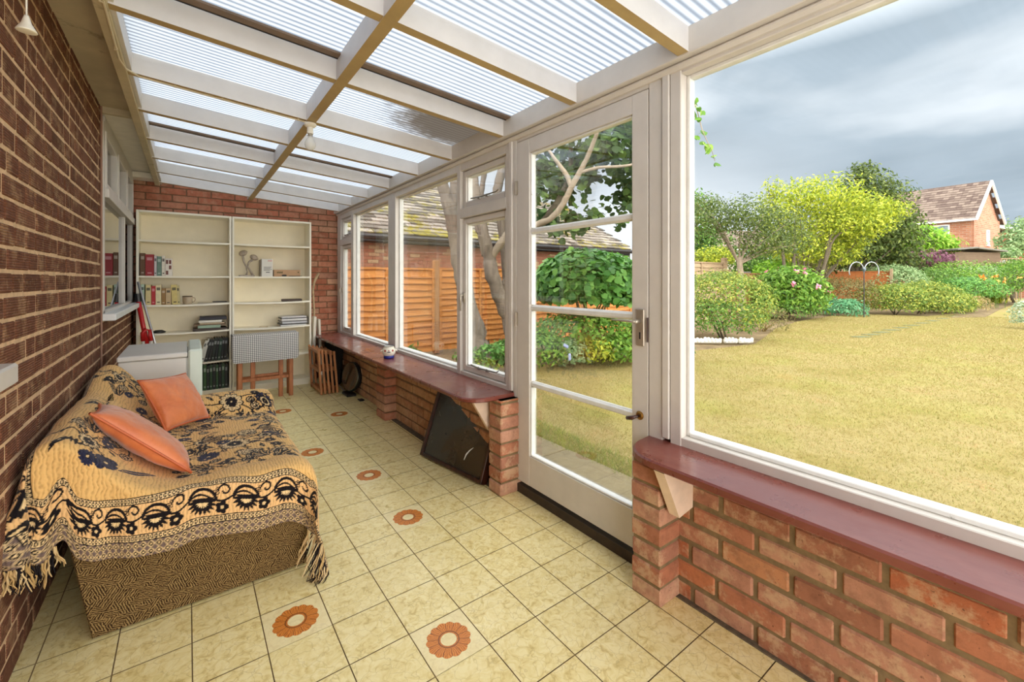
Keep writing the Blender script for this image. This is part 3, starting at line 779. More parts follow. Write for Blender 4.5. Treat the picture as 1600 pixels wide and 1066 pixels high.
# length of the hang over the near end, for each place across
hem_x = np.array([-.45, -.40, -.36, -.34, -.31, -.25, -.17, -.10, -.04, .02, .08, .16, .24, .31, .35, .40, .44, .47])
hem_z = np.array([ .33,  .30,  .30,  .42,  .30,  .262, .245, .232, .225, .24, .228, .222, .20, .205, .205, .17, .13, .10])
ztop0 = za_ + .0
hemz = np.interp(xa_, hem_x, hem_z)
hang = np.clip(ztop0 - hemz, .10, None)
hang = np.where(av > A_FRONT - .01, hang.max() * 0 + np.interp(av, [A_FRONT - .01, LA], [hang[np.searchsorted(av, A_FRONT - .01)], .34]), hang)
hang = np.where(av < ac[3], np.interp(av, [0, ac[3]], [.26, .40]), hang)
hang = sm(hang)
LY = SOFA_Y1 + .03 - SOFA_Y0
bv = np.linspace(0, 1, NB_)
nh = 150
AA = np.repeat(av[None, :], NB_, 0)
BB = np.zeros((NB_, NA)); PX = np.zeros((NB_, NA)); PY = np.zeros((NB_, NA)); PZ = np.zeros((NB_, NA))
wob = lambda a, y, s: np.sin(a * 17 * s + y * 5) * np.cos(y * 13 * s - a * 6) * .5 + np.sin(a * 41 * s + y * 29) * .22 + np.sin(y * 53 * s - a * 33) * .18
def relief(y):
    arm_f = .095 * sstep(3.10, 3.30, y); arm_n = .022 * (1 - sstep(.02, .14, np.abs(y - 2.14)))
    seat = sstep(-.22, .02, xa_)
    r_ = seat * (arm_f + arm_n) + (1 - seat) * .05 * sstep(2.9, 3.25, y)
    r_ = r_ - .018 * np.exp(-((xa_ - .02) / .12) ** 2 - ((y - 2.45) / .2) ** 2) + .0045 * wob(av, y, 1.0) * (1 - np.clip(front * 8, 0, 1))
    return r_ + .022 * np.exp(-((xa_ + .33) / .08) ** 2) * np.sin((y - 2.1) * 5.2)
rel0 = relief(SOFA_Y0 + .023)
for i in range(NB_):
    if i < nh:
        r = hang * (1 - i / nh)
        b_ = hang - r
        q = front
        drop = np.where(q > 0, np.hypot(q, r) - q, r)
        back = np.clip(A_RIDGE - av, 0, None) * .6
        drop = np.where(av < A_RIDGE, np.hypot(back, r) - back, drop)
        rad = .035; ang = np.clip(r / rad, 0, PI / 2)
        yy = SOFA_Y0 - .012 + rad * (1 - np.sin(ang)) - .0
        dz = np.where(r < rad * PI / 2, rad * (1 - np.cos(ang)), drop - (rad * PI / 2 - rad))
        dz = np.where(r < rad * PI / 2, dz, np.maximum(dz, rad))
        zz = za_ - dz + rel0 * np.clip(1 - r / .15, 0, 1)
        fold = np.sin(av * 21 + 1.3) * .5 + np.sin(av * 37 + .4) * .35
        f = np.clip(r / .25, 0, 1)
        yy = yy - f * (.012 + .012 * fold)
        # free corners swing out
        lf = np.clip((A_RIDGE - av) / .12, 0, 1); rf = np.clip((av - (A_FRONT - .03)) / .10, 0, 1)
        yy = yy - lf * f * (.05 + .03 * np.sin(av * 60)) - rf * f * .10
        xx = xa_ + lf * f * .03 * np.sin(av * 45 + r * 20) + rf * f * (.02 - .05 * np.sin(r * 9))
        PX[i], PY[i], PZ[i], BB[i] = xx, yy, np.maximum(zz, .012), b_
    else:
        s_ = (i - nh) / (NB_ - 1 - nh) * (LY + .02)
        y = SOFA_Y0 + .023 + s_
        zz = za_ + relief(y)
        endf = np.clip((y - (SOFA_Y1 - .015)) / .05, 0, 1)
        zz = zz - endf ** 2 * .06
        PX[i] = xa_ + .004 * wob(av + 3, y, .8); PY[i] = y; PZ[i] = zz; BB[i] = hang + s_
EDGE_A = np.clip(AA - .02, 0, None) ; EDGE_B = BB

# ---- woven pattern, drawn on the cloth in metres
tan = np.array(srgb(226, 184, 120)[:3]); tan2 = np.array(srgb(232, 190, 136)[:3]); blk = np.array(srgb(26, 22, 26)[:3]); navy = np.array(srgb(40, 42, 66)[:3])
cream = np.array(srgb(232, 204, 156)[:3]); olive = np.array(srgb(148, 122, 66)[:3]); grey = np.array(srgb(112, 96, 92)[:3])
C = np.tile(tan, (NB_, NA, 1))
def paint(mask, col): C[mask] = col
def box_idx(cx, cy, r):
    return (np.abs(AA - cx) < r) & (np.abs(BB - cy) < r)
def flower(cx, cy, r, npet, col=navy, ctr=cream, outline=False, ph=0.0):
    w = box_idx(cx, cy, r * 1.3); x = AA[w] - cx; y = BB[w] - cy; rr = np.hypot(x, y); th = np.arctan2(y, x) + ph
    e = r * (.72 + .28 * np.abs(np.cos(th * npet / 2)) ** .6)
    sub = C[w]
    if outline:
        m_ = (rr < e); sub[m_] = cream * .9; m_ = (rr < e) & (rr > e - .0085); sub[m_] = blk
        m_ = (np.abs(np.sin(th * npet / 2)) < .10) & (rr < e) & (rr > r * .25); sub[m_] = blk
        e2 = r * .52 * (.75 + .25 * np.abs(np.cos(th * npet / 2 + 1.2))); m_ = (rr < e2) & (rr > e2 - .006); sub[m_] = blk
    else:
        sub[rr < e] = col; m_ = (np.abs(np.sin(th * npet / 2)) < .07) & (rr > r * .35) & (rr < e); sub[m_] = col * 2.2
    sub[rr < r * .24] = ctr; m_ = (rr < r * .24) & (rr > r * .16); sub[m_] = blk
    C[w] = sub
def leaf(x0, y0, ang, L, W, col=blk, outline=False, vein=True, curve=0.0):
    w = box_idx(x0 + math.cos(ang) * L / 2, y0 + math.sin(ang) * L / 2, L * .75)
    dx = AA[w] - x0; dy = BB[w] - y0; s = dx * math.cos(ang) + dy * math.sin(ang); t = -dx * math.sin(ang) + dy * math.cos(ang)
    u = s / L; t = t - curve * L * u * (1 - u)
    wd = np.where((u > 0) & (u < 1), W * np.sin(PI * np.clip(u, 0, 1)) ** .8, -1)
    sub = C[w]
    if outline:
        sub[(np.abs(t) < wd)] = cream * .85; sub[(np.abs(t) < wd) & (np.abs(t) > wd - .0055)] = blk; sub[(np.abs(t) < .0028) & (u > 0) & (u < .9)] = blk
    else:
        sub[(np.abs(t) < wd)] = col
        if vein: sub[(np.abs(t) < .0022) & (u > .1) & (u < .85)] = tan
    C[w] = sub
def curve(pts, wd, col=blk):
    P_ = np.array(pts)
    for i in range(len(P_) - 1):
        a, b_ = P_[i], P_[i + 1]; c = (a + b_) / 2; L = np.hypot(*(b_ - a)) + .02
        w = box_idx(c[0], c[1], L); d = b_ - a; L2 = (d ** 2).sum() + 1e-9
        px = AA[w] - a[0]; py = BB[w] - a[1]; tt = np.clip((px * d[0] + py * d[1]) / L2, 0, 1)
        sub = C[w]; sub[np.hypot(px - tt * d[0], py - tt * d[1]) < wd] = col; C[w] = sub
def bez(p0, p1, p2, n=14):
    return [((1 - t) ** 2 * p0[0] + 2 * t * (1 - t) * p1[0] + t * t * p2[0], (1 - t) ** 2 * p0[1] + 2 * t * (1 - t) * p1[1] + t * t * p2[1]) for t in np.linspace(0, 1, n)]
rp = random.Random(5)
def spray(cx, cy, rot, sc, blue=True):
    """big bouquet: ringed flower, smaller heads on curved stems and pointed leaves"""
    for k_ in range(7):
        a = rot + k_ * 2 * PI / 7 + rp.uniform(-.2, .2); L = sc * rp.uniform(.85, 1.25)
        e = (cx + math.cos(a) * L, cy + math.sin(a) * L); mid = (cx + math.cos(a + .5) * L * .6, cy + math.sin(a + .5) * L * .6)
        curve(bez((cx, cy), mid, e), .0040)
        for q in (.45, .7):
            mx = cx + (e[0] - cx) * q; my = cy + (e[1] - cy) * q
            leaf(mx, my, a + rp.choice((-1, 1)) * rp.uniform(.7, 1.1), sc * rp.uniform(.28, .42), sc * .06, blk, rp.random() < .4)
        kind = k_ % 4
        if kind == 0: flower(e[0], e[1], sc * .30, 14, navy if blue else blk)
        elif kind == 1: flower(e[0], e[1], sc * .30, 10, outline=True)
        elif kind == 2:
            for d in (-.5, -.2, .15, .45): leaf(e[0], e[1], a + d, sc * .42, sc * .05, blk, d < -.3)
        else: flower(e[0], e[1], sc * .20, 5, blk)
    flower(cx, cy, sc * .42, 9, outline=True, ph=rot); flower(cx, cy, sc * .2, 7, blk, cream)
ar = lambda x: float(np.interp(x, xa_[(av > A_RIDGE)], av[av > A_RIDGE]))
hb = .25
def P2(x, y):   # a place on the cloth above room x and distance y beyond the near end
    return ar(x), y + float(np.interp(ar(x), av, hang)) - .02
for (x, y, rot, sc, bl) in ((.19, .50, .4, .165, True), (-.285, .09, 1.1, .115, True), (-.21, .33, .5, .10, True), (.22, 1.14, .2, .165, True), (-.16, .86, 2.0, .125, True), (-.27, .62, .3, .10, False), (.36, .30, 1.7, .09, False), (.385, .80, .9, .09, True), (.02, .86, .9, .085, False), (-.02, .42, 2.4, .085, True), (-.30, 1.12, .6, .11, False), (.40, 1.12, 2.2, .085, False), (.06, .26, .2, .085, False), (.33, .56, 1.2, .09, False), (.06, .62, 2.2, .10, True), (.34, .98, .7, .10, True), (.10, 1.0, 1.9, .09, False), (.22, .24, 2.8, .07, False), (-.20, 1.14, .2, .10, True), (-.05, 1.2, 1.3, .09, False)):
    q = P2(x, y); spray(q[0], q[1], rot, sc, bl)
q = P2(-.235, .045); flower(q[0], q[1], .052, 4, navy, cream, ph=.7); leaf(q[0] + .05, q[1] - .03, .35, .15, .022, navy, False)
for (x, y, a, L) in ((.08, .27, 2.4, .10), (.24, .22, 1.2, .12), (.31, .24, 2.0, .12), (.355, .21, 1.2, .11), (.05, .62, .4, .13), (.12, .83, 2.5, .13), (.30, .68, .2, .14), (-.08, .66, 1.7, .11), (.12, 1.0, .6, .12), (-.28, .19, 1.9, .10), (-.3, .40, 1.2, .1), (-.28, .92, 1.9, .12), (.40, .55, 1.5, .12)):
    q = P2(x, y)
    for d in (-.55, -.2, .2, .5): leaf(q[0], q[1], a + d, L * (1.05 - abs(d) * .5), .012, blk, d > .3, curve=.25)
# borders: parallel to the near edge and to the edge behind the back
def border(dist, along, valid):
    m = valid & (dist < .205); C[m] = tan
    band = lambda a, b_: valid & (dist >= a) & (dist < b_)
    # outer geometric strip
    g = band(0, .052); p = .026
    u = (along % p) / p - .5; v = (dist % p) / p - .5; dd = np.abs(u) + np.abs(v)
    C[g] = grey; C[g & (dd < .46)] = cream * .85; C[g & (dd < .36)] = blk; C[g & (dd < .17)] = cream
    C[g & (np.abs(dd - .55) < .05)] = cream * .7
    for c0 in (.052, .180):
        g = band(c0, c0 + .026); C[g] = cream
        C[g & ((dist < c0 + .0035) | (dist > c0 + .0225))] = blk
        p = .0135; u = (along % p) / p - .5; v = (dist - c0 - .013) / .0115; d2 = np.hypot(u * 1.9, v)
        C[g & (d2 < .74) & (d2 > .34)] = blk
    g = band(.078, .180); C[g] = tan2
    P_ = .145; s = (along % P_); t = dist - .078
    def put(mask, col): C[g & mask] = col
    # serrated leaf under a hooked stem
    th = np.arctan2(t - .050, s - .045); rr = np.hypot((t - .046) * .9, (s - .045) * .8)
    saw = .040 * (.62 + .38 * np.abs(((th * 9 / PI) % 1) - .5) * 2)
    put((rr < saw) & (t < .062), blk); put((rr < saw * .42) & (t < .046) & (t > .02), cream)
    arc = np.hypot(t - .048, s - .045); put((np.abs(arc - .044) < .0052) & (t > .048), blk)
    put(np.abs(t - (.060 + .014 * np.sin((s / P_) * 2 * PI))) < .0036, blk)
    # curl
    rr = np.hypot(t - .080, s - .118); th = np.arctan2(t - .080, s - .118); sp = .006 + .0026 * (th + PI)
    put((np.abs(rr - sp) < .0034), blk)
    for (a_, b2, r_) in ((.088, .094, .006), (.074, .094, .006), (.080, .084, .006)):
        q = np.hypot(t - a_, s - b2); put((q < r_) & (q > r_ - .003), blk)
    # four lobed rosette below the stem
    rr = np.hypot(t - .024, s - .108); th = np.arctan2(t - .024, s - .108)
    put(rr < .023 * (.72 + .28 * np.abs(np.cos(2.5 * th))), blk); put(rr < .006, cream)
border(BB, AA, np.ones_like(AA, bool))
border(np.clip(AA + .0, 0, None) , BB, (BB > AA))

faces_i = (np.arange(NB_ - 1)[:, None] * NA + np.arange(NA - 1)[None, :]).ravel()
quads = np.stack([faces_i, faces_i + 1, faces_i + NA + 1, faces_i + NA], 1)
me = bpy.data.meshes.new('throw'); vv = np.stack([PX, PY, PZ], -1).reshape(-1, 3).astype('f')
me.vertices.add(len(vv)); me.vertices.foreach_set('co', vv.ravel())
me.loops.add(quads.size); me.loops.foreach_set('vertex_index', quads.ravel().astype('i'))
me.polygons.add(len(quads)); me.polygons.foreach_set('loop_start', np.arange(0, quads.size, 4, dtype='i')); me.polygons.foreach_set('loop_total', np.full(len(quads), 4, 'i'))
me.update(calc_edges=True)
ca = me.color_attributes.new('weave', 'FLOAT_COLOR', 'POINT')
rgba = np.concatenate([C, np.ones((NB_, NA, 1))], -1).reshape(-1, 4).astype('f'); ca.data.foreach_set('color', rgba.ravel())
TH = link('throw', me, M['throw'], None, (.05, 2.7, .0), True)
md = TH.modifiers.new('cloth_thickness', 'SOLIDIFY'); md.thickness = .004; md.offset = -1
setp(TH, 'tan woven throw with black and navy flowers and leaf border draped over the sofa', 'throw')
# fringe where the corners hang down
rf_ = random.Random(3)
def tassel(m, p, L, dirx=0, diry=0):
    q = [Vector(p)]
    for s in range(1, 5):
        q.append(Vector((p[0] + dirx * s / 4 * L + rf_.uniform(-.006, .006), p[1] + diry * s / 4 * L + rf_.uniform(-.006, .006), max(.006, p[2] - L * s / 4 * (.9 if not diry else .8)))))
    m.tube(q, [.0025, .0028, .0026, .0022, .0012], 4)
mw, mr, mb_ = MB(), MB(), MB()
for j in range(0, NA, 2):
    p = (PX[0, j], PY[0, j], PZ[0, j])
    if av[j] < ac[4] + .02:
        for _ in range(3): tassel(mw, (p[0] + rf_.uniform(-.003, .003), p[1] + rf_.uniform(-.004, .004), p[2]), rf_.uniform(.06, .10), rf_.uniform(-.2, .3), rf_.uniform(-.3, .1))
    if av[j] > A_FRONT - .015:
        for _ in range(2): tassel(mr, p, rf_.uniform(.08, .13), rf_.uniform(-.7, -.2), rf_.uniform(-.5, 0))
for i in range(0, nh + 60, 2):
    p = (PX[i, 0], PY[i, 0], PZ[i, 0]); tassel(mb_, p, rf_.uniform(.05, .09), .1, -.1)
for m_, l_ in ((mw, 'black and cream fringe of the corner by the wall'), (mr, 'black and cream fringe of the corner near the floor'), (mb_, 'black and cream fringe behind the sofa back')):
    m_.build('fringe', M['fringe'], TH)['label'] = l_

def cushion(name, c, e1, e2, w, h, th, label, seed=1):
    e1 = Vector(e1).normalized(); e2 = Vector(e2); e2 = (e2 - e1 * e2.dot(e1)).normalized(); nn = e1.cross(e2); c = Vector(c)
    N = 26; vs = []; fs = []
    rn = random.Random(seed)
    for side in (1, -1):
        for i in range(N + 1):
            for j in range(N + 1):
                u = -1 + 2 * i / N; v = -1 + 2 * j / N
                pin = 1 - .07 * (1 - abs(u) ** 3) * (abs(v) ** 4); pin2 = 1 - .07 * (1 - abs(v) ** 3) * (abs(u) ** 4)
                f = ((1 - u ** 2) ** .42) * ((1 - v ** 2) ** .42) if abs(u) < 1 and abs(v) < 1 else 0
                wr = .045 * math.sin(9 * u + 4 * v + seed) * math.cos(7 * v - 3 * u) * (1 - f * .6) + .02 * math.sin(23 * u + seed) * math.sin(19 * v)
                z = side * th / 2 * f * (1 + wr * 2)
                vs.append(tuple(c + e1 * (u * w / 2 * pin2) + e2 * (v * h / 2 * pin) + nn * z))
    K = (N + 1) ** 2
    for i in range(N):
        for j in range(N):
            a = i * (N + 1) + j; fs.append((a, a + 1, a + N + 2, a + N + 1)); a += K; fs.append((a, a + N + 1, a + N + 2, a + 1))
    mb = MB(); mb.add(vs, fs); o = mb.build(name, M['satin'], None, tuple(c), True); bm_merge(o)
    setp(o, label, 'cushion', 'satin cushions on the sofa')
    edge = []
    for k_ in range(4 * 12):
        t = k_ / 12; s = t % 1; sd = int(t)
        u, v = [(-1 + 2 * s, -1), (1, -1 + 2 * s), (1 - 2 * s, 1), (-1, 1 - 2 * s)][sd]
        pin = 1 - .07 * (1 - abs(u) ** 3) * (abs(v) ** 4); pin2 = 1 - .07 * (1 - abs(v) ** 3) * (abs(u) ** 4)
        edge.append(c + e1 * (u * w / 2 * pin2) + e2 * (v * h / 2 * pin))
    edge.append(edge[0])
    MB().tube(edge, .0055, 6, cap=False).build('piping', M['satin_pipe'], o, smooth=True)
    return o
def bm_merge(o):
    import bmesh
    bm = bmesh.new(); bm.from_mesh(o.data); bmesh.ops.remove_doubles(bm, verts=bm.verts, dist=.0004); bmesh.ops.recalc_face_normals(bm, faces=bm.faces); bm.to_mesh(o.data); bm.free()
    o.data.polygons.foreach_set('use_smooth', [True] * len(o.data.polygons))
cushion('cushion', (-.150, 2.44, .575), (.31, -.02, -.30), (-.06, 1, -.10), .43, .34, .115, 'orange satin cushion nearest the camera, lying on the sofa back', 1)
cushion('cushion', (-.050, 3.02, .590), (.50, .72, -.09), (-.30, .16, .55), .34, .30, .11, 'orange satin cushion farther from the camera, propped up near the far arm', 4)

# ============================================================ BOOKCASES
ORDS = ['first', 'second', 'third', 'fourth', 'fifth', 'sixth', 'seventh', 'eighth', 'ninth', 'tenth', 'eleventh']
SH = [.075, .385, .715, 1.005, 1.295, 1.655]
def bookcase(x0, x1, label, z_top=1.95):
    o = thing('bookcase', label, 'bookcase', ((x0 + x1) / 2, 5.80, 0), 'two cream bookcases')
    t = .020; yf, yb = 5.655, 5.93
    MB().box(x0, x0 + t, yf, yb, 0, z_top, .002).build('side_panel', M['shelf'], o); MB().box(x1 - t, x1, yf, yb, 0, z_top, .002).build('side_panel', M['shelf'], o)
    MB().box(x0 + t, x1 - t, yf, yb, z_top - .022, z_top, .002).build('top_panel', M['shelf'], o)
    MB().box(x0 + t, x1 - t, yb - .006, yb, .0, z_top - .022).build('back_panel', M['shelf_back'], o)
    MB().box(x0 + t, x1 - t, yf + .02, yf + .035, 0, SH[0] - .02).build('plinth', M['shelf'], o)
    for k_, z in enumerate(SH):
        N = 8; m = MB(); vs = []; sag = .009 if 0 < k_ < 4 else .003
        for i in range(N + 1):
            x = x0 + t + (x1 - x0 - 2 * t) * i / N; d = sag * (1 - (2 * i / N - 1) ** 2)
            for (y, zz) in ((yf + .004, z - .018), (yf + .004, z), (yb - .006, z), (yb - .006, z - .018)): vs.append((x, y, zz - d))
        fs = [(0, 1, 2, 3)[::-1], tuple(4 * N + q for q in (0, 1, 2, 3))]
        for i in range(N):
            for q in range(4): fs.append((4 * i + q, 4 * i + (q + 1) % 4, 4 * i + 4 + (q + 1) % 4, 4 * i + 4 + q))
        m.add(vs, fs); s = m.build('shelf_board', M['shelf'], o); bm_fix(s)
    return o
bookcase(-.407, .386, 'left cream bookcase of the pair, holding the red and green books, behind the white fridge')
bookcase(.392, 1.198, 'right cream bookcase of the pair, holding the sculpture and boxes, behind the folding table')
def sag(x, k_):
    x0, x1 = (-.387, .366) if x < .39 else (.412, 1.178); s = .009 if 0 < k_ < 4 else .003
    return SH[k_] - s * (1 - (2 * (x - x0) / (x1 - x0) - 1) ** 2)
def book(x, w, h, d, k_, rgb, label, group, lean=0.0, yf=5.675, bands=True, pages=(222, 210, 184), cat='book'):
    """upright book standing on shelf k_, spine to the room"""
    z = sag(x + w / 2, k_) + .001; c = flat('cloth_%d_%d_%d' % rgb, rgb)
    o = MB(); t = .0025; R = Matrix.Rotation(lean, 3, 'Y')
    bx = lambda m_, a, b_, y0, y1, z0, z1, bv=.0015: m_.obox(R @ Vector(((a + b_) / 2, (y0 + y1) / 2, (z0 + z1) / 2)) + Vector((x, 0, z + (abs(math.sin(lean)) * w if lean > 0 else 0))), (b_ - a, y1 - y0, z1 - z0), R, bv)
    bx(o, 0, t, yf, yf + d, 0, h); bx(o, w - t, w, yf, yf + d, 0, h); bx(o, 0, w, yf - .002, yf + .002, 0, h)
    ob = o.build('book', c, None); setp(ob, label, cat, group)
    p = MB(); bx(p, t, w - t, yf + .003, yf + d - .005, .004, h - .004, 0); p.build('pages', flat('book_pages', pages), ob)
    if bands:
        p = MB(); dk = tuple(int(v * .45) if sum(rgb) > 380 else min(255, int(v * .5 + 120)) for v in rgb)
        bx(p, w * .18, w * .82, yf - .0032, yf - .0018, h * .72, h * .86, 0); pass
        p.build('spine_title', flat('title_%d_%d_%d' % dk, dk), ob)
        p = MB(); bx(p, w * .25, w * .75, yf - .0032, yf - .0018, h * .10, h * .16, 0); p.build('spine_mark', flat('title_%d_%d_%d' % dk, dk), ob)
    return ob
G1 = 'books on the upper shelf of the left bookcase'
book(-.378, .038, .225, .16, 4, (92, 60, 30), 'brown and gold book at the left end of the upper book row', G1)
book(-.338, .066, .215, .17, 4, (150, 26, 34), 'thick dark red book on the upper book row', G1)
book(-.270, .020, .205, .15, 4, (206, 198, 200), 'thin pale grey book beside the thick dark red book', G1)
book(-.248, .036, .198, .15, 4, (104, 132, 118), 'grey green book on the upper book row', G1)
book(-.210, .026, .205, .15, 4, (230, 222, 206), 'narrow cream book next to the grey green book', G1)
ob = book(-.182, .056, .180, .13, 4, (234, 226, 214), 'short white book with dark and red picture blocks, right end of the upper row', G1, bands=False)
m = MB(); 
for i in range(3):
    for j in range(2):
        if (i + j) % 3 != 1: m.box(-.176 + j * .024, -.158 + j * .024, 5.6705, 5.6728, SH[4] + .012 + i * .055, SH[4] + .052 + i * .055)
m.build('picture_blocks', flat('dark_red_print', (110, 56, 48)), ob)
G2 = 'books on the middle shelf of the left bookcase'
book(-.372, .026, .205, .15, 3, (176, 196, 176), 'pale mint book behind the silver pole on the middle row', G2)
book(-.336, .042, .200, .16, 3, (214, 196, 140), 'yellow cream book left of the bright red book on the middle row', G2)
book(-.292, .032, .190, .15, 3, (176, 30, 38), 'bright red book on the middle book row', G2)
book(-.258, .044, .205, .16, 3, (226, 212, 170), 'broad cream book right of the bright red book on the middle row', G2)
book(-.212, .032, .168, .14, 3, (150, 112, 58), 'short brown book on the middle book row', G2)
book(-.178, .042, .172, .14, 3, (196, 170, 130), 'short tan book with a dark title band on the middle row', G2)
book(-.126, .048, .205, .15, 3, (210, 190, 120), 'leaning straw coloured book on the middle row', G2, lean=-.06)
book(-.082, .022, .198, .15, 3, (196, 182, 130), 'thin straw coloured book at the right end of the middle row', G2, lean=-.05)
mg = MB(); z = sag(-.01, 3) + .001; mg.lathe([(.030, 0), (.036, .004), (.041, .03), (.043, .085), (.040, .085), (.038, .03), (.030, .008), (.001, .007)], (.0, 5.72, z), 24)
mg.tube([(.040, 5.72, z + .07), (.062, 5.715, z + .066), (.066, 5.715, z + .045), (.056, 5.717, z + .024), (.040, 5.72, z + .02)], .005, 8)
mo = mg.build('mug', flat('stoneware', (188, 168, 140), .4), None, smooth=True); setp(mo, 'pale stoneware mug with dark flecks standing beside the middle book row', 'mug')
mg = MB(); mg.lathe([(.0432, .078), (.0438, .086), (.040, .087)], (.0, 5.72, z), 24, cap=False); mg.build('rim', flat('mug_rim', (90, 70, 50)), mo)
def slab(name, x0, x1, y0, y1, z0, h, rgb, label, cat, group=None, rot=0.0, pages=True):
    cx, cy = (x0 + x1) / 2, (y0 + y1) / 2; R = Matrix.Rotation(rot, 3, 'Z'); o = MB(); w, d = x1 - x0, y1 - y0; t = min(.003, h * .2)
    q = lambda m_, X0, X1, Y0_, Y1_, Z0, Z1, b_=.001: m_.obox(Vector((cx, cy, z0)) + R @ Vector(((X0 + X1) / 2, (Y0_ + Y1_) / 2, (Z0 + Z1) / 2)), (X1 - X0, Y1_ - Y0_, Z1 - Z0), R, b_)
    c = flat('cover_%d_%d_%d' % rgb, rgb)
    if pages:
        q(o, -w / 2, w / 2, -d / 2, d / 2, 0, t); q(o, -w / 2, w / 2, -d / 2, d / 2, h - t, h); q(o, -w / 2, w / 2, -d / 2, -d / 2 + t, 0, h)
        ob = o.build(name, c, None); setp(ob, label, cat, group)
        p = MB(); q(p, -w / 2 + .003, w / 2 - .004, -d / 2 + t, d / 2 - .004, t, h - t, 0); p.build('pages', flat('book_pages', (222, 210, 184)), ob)
    else:
        q(o, -w / 2, w / 2, -d / 2, d / 2, 0, h, .002); ob = o.build(name, c, None); setp(ob, label, cat, group)
    return ob
z = sag(.2, 3) + .002
slab('magazine', .09, .345, 5.67, 5.88, z, .007, (210, 200, 182), 'flat pale magazine lying on the middle shelf right of the mug', 'magazine', rot=.03)
slab('notebook', .22, .35, 5.69, 5.86, z + .010, .006, (60, 58, 60), 'thin dark notebook lying on the pale magazine', 'notebook')
G3 = 'stack on the lower shelf of the left bookcase'
z = sag(.2, 2) + .002
for (x0, x1, h, rgb, lab, nm, r) in ((.045, .345, .026, (66, 52, 44), 'dark brown album at the bottom of the stack behind the fridge', 'album', 0), (.085, .285, .030, (148, 172, 150), 'pale green book near the bottom of the stack behind the fridge', 'book', .03),
        (.055, .335, .010, (130, 104, 80), 'brown folder lying above the pale green book', 'folder', -.05), (.10, .32, .014, (190, 170, 140), 'buff folder lying under the white ring file', 'folder', .04), (.095, .30, .026, (226, 222, 210), 'white ring file in the stack under the black album', 'file', .0), (.105, .345, .034, (34, 32, 42), 'black album on top of the stack behind the fridge', 'album', -.02)):
    slab(nm, x0, x1, 5.67, 5.88, z, h, rgb, lab, nm if nm != 'file' else 'file', G3, r); z += h + .0012
G4 = 'leaning albums on the shelf beside the fridge'
x = .105
for i in range(9):
    w = (.022, .026, .030, .024, .028, .022, .026, .024, .028)[i]; h = (.250, .262, .255, .25, .262, .258, .25, .26, .255)[i]
    rgb = ((206, 206, 196), (206, 206, 196), (26, 30, 28), (24, 26, 26), (30, 40, 32), (24, 26, 28), (36, 60, 44), (26, 28, 28), (28, 30, 30))[i]
    lean = (.30, .28, .20, .17, .14, .12, .10, .07, .05)[i]
    lab = ['pale album at the far left of the leaning row beside the fridge', 'second pale album in the leaning row beside the fridge'][i] if i < 2 else 'dark album, %s from the left in the leaning row beside the fridge' % ORDS[i]
    o = book(x - .02, w, h - .015, .19, 1, rgb, lab, G4, lean=lean); x += w + .0035
G5 = 'upright dark green albums on the bottom shelf'
x = .085
for i in range(10):
    w = (.022, .024, .028, .024, .026, .028, .022, .026, .028, .026)[i]; rgb = ((44, 76, 44), (28, 34, 30), (52, 88, 48), (24, 28, 26), (38, 70, 44), (26, 30, 28), (48, 84, 52), (24, 26, 26), (40, 66, 42), (28, 32, 30))[i]
    book(x, w, .262 + .006 * ((i * 7) % 3), .20, 0, rgb, '%s album, %s from the left in the upright row on the bottom shelf' % ('green' if i % 2 == 0 else 'black', ORDS[i]), G5); x += w + .0015
# right bookcase contents
z = sag(.52, 4) + .001; yy = 5.76
o = thing('sculpture', 'grey brown sculpture of two rounded heads on thin curved stems, on the right bookcase', 'sculpture', (.53, yy, z))
mb = MB(); mb.obox((.54, yy, z + .007), (.15, .10, .014), None, .004); mb.build('base', M['sculpt'], o)
mb = MB(); mb.tube([(.535, yy, z + .01), (.545, yy, z + .05), (.535, yy, z + .11), (.51, yy, z + .17), (.50, yy, z + .235)], [.012, .008, .008, .010, .013], 10)
mb.tube([(.60, yy + .01, z + .01), (.575, yy, z + .06), (.548, yy, z + .115), (.56, yy, z + .16), (.60, yy, z + .195)], [.014, .011, .009, .010, .014], 10); mb.build('stem', M['sculpt'], o, smooth=True)
Ry1 = Matrix.Rotation(1.1, 3, 'Y'); pr = [(.001, -.045), (.018, -.038), (.030, -.018), (.033, .002), (.026, .024), (.012, .04), (.001, .046)]
mb = MB().lathe(pr, (.505, yy, z + .262), 16, Ry1); mb.build('rounded_head', M['sculpt'], o, smooth=True)
mb = MB().lathe(pr, (.612, yy, z + .215), 16, Matrix.Rotation(2.0, 3, 'Y')); mb.build('rounded_head', M['sculpt'], o, smooth=True)
mb = MB(); mb.box(.678, .792, 5.69, 5.80, z - .006, z + .200, .003); o = mb.build('carton', M['paper']); setp(o, 'upright white carton with printed lines standing beside the sculpture', 'carton')
mb = MB()
for i, (a, b_) in enumerate(((.70, .776), (.70, .768), (.70, .782), (.70, .760))): mb.box(a, b_, 5.6885, 5.6902, z + .105 - i * .013, z + .109 - i * .013)
mb.box(.722, .76, 5.6885, 5.6902, z + .042, z + .050); mb.build('printed_text', M['ink'], o)
mb = MB(); mb.box(.74, .785, 5.6885, 5.6902, z + .172, z + .186); mb.build('printed_stripe', flat('pink_print', (206, 160, 150)), o)
mb = MB(); mb.box(.664, .677, 5.72, 5.80, z - .004, z + .19, .002); setp(mb.build('leaflet', flat('taupe_card', (150, 134, 112))), 'taupe folded card standing against the white carton', 'card')
mb = MB(); mb.box(.805, 1.085, 5.70, 5.86, z - .004, z + .078, .003); o = mb.build('cardboard_box', M['card']); setp(o, 'long brown cardboard box lying right of the white carton', 'box')
mb = MB(); 
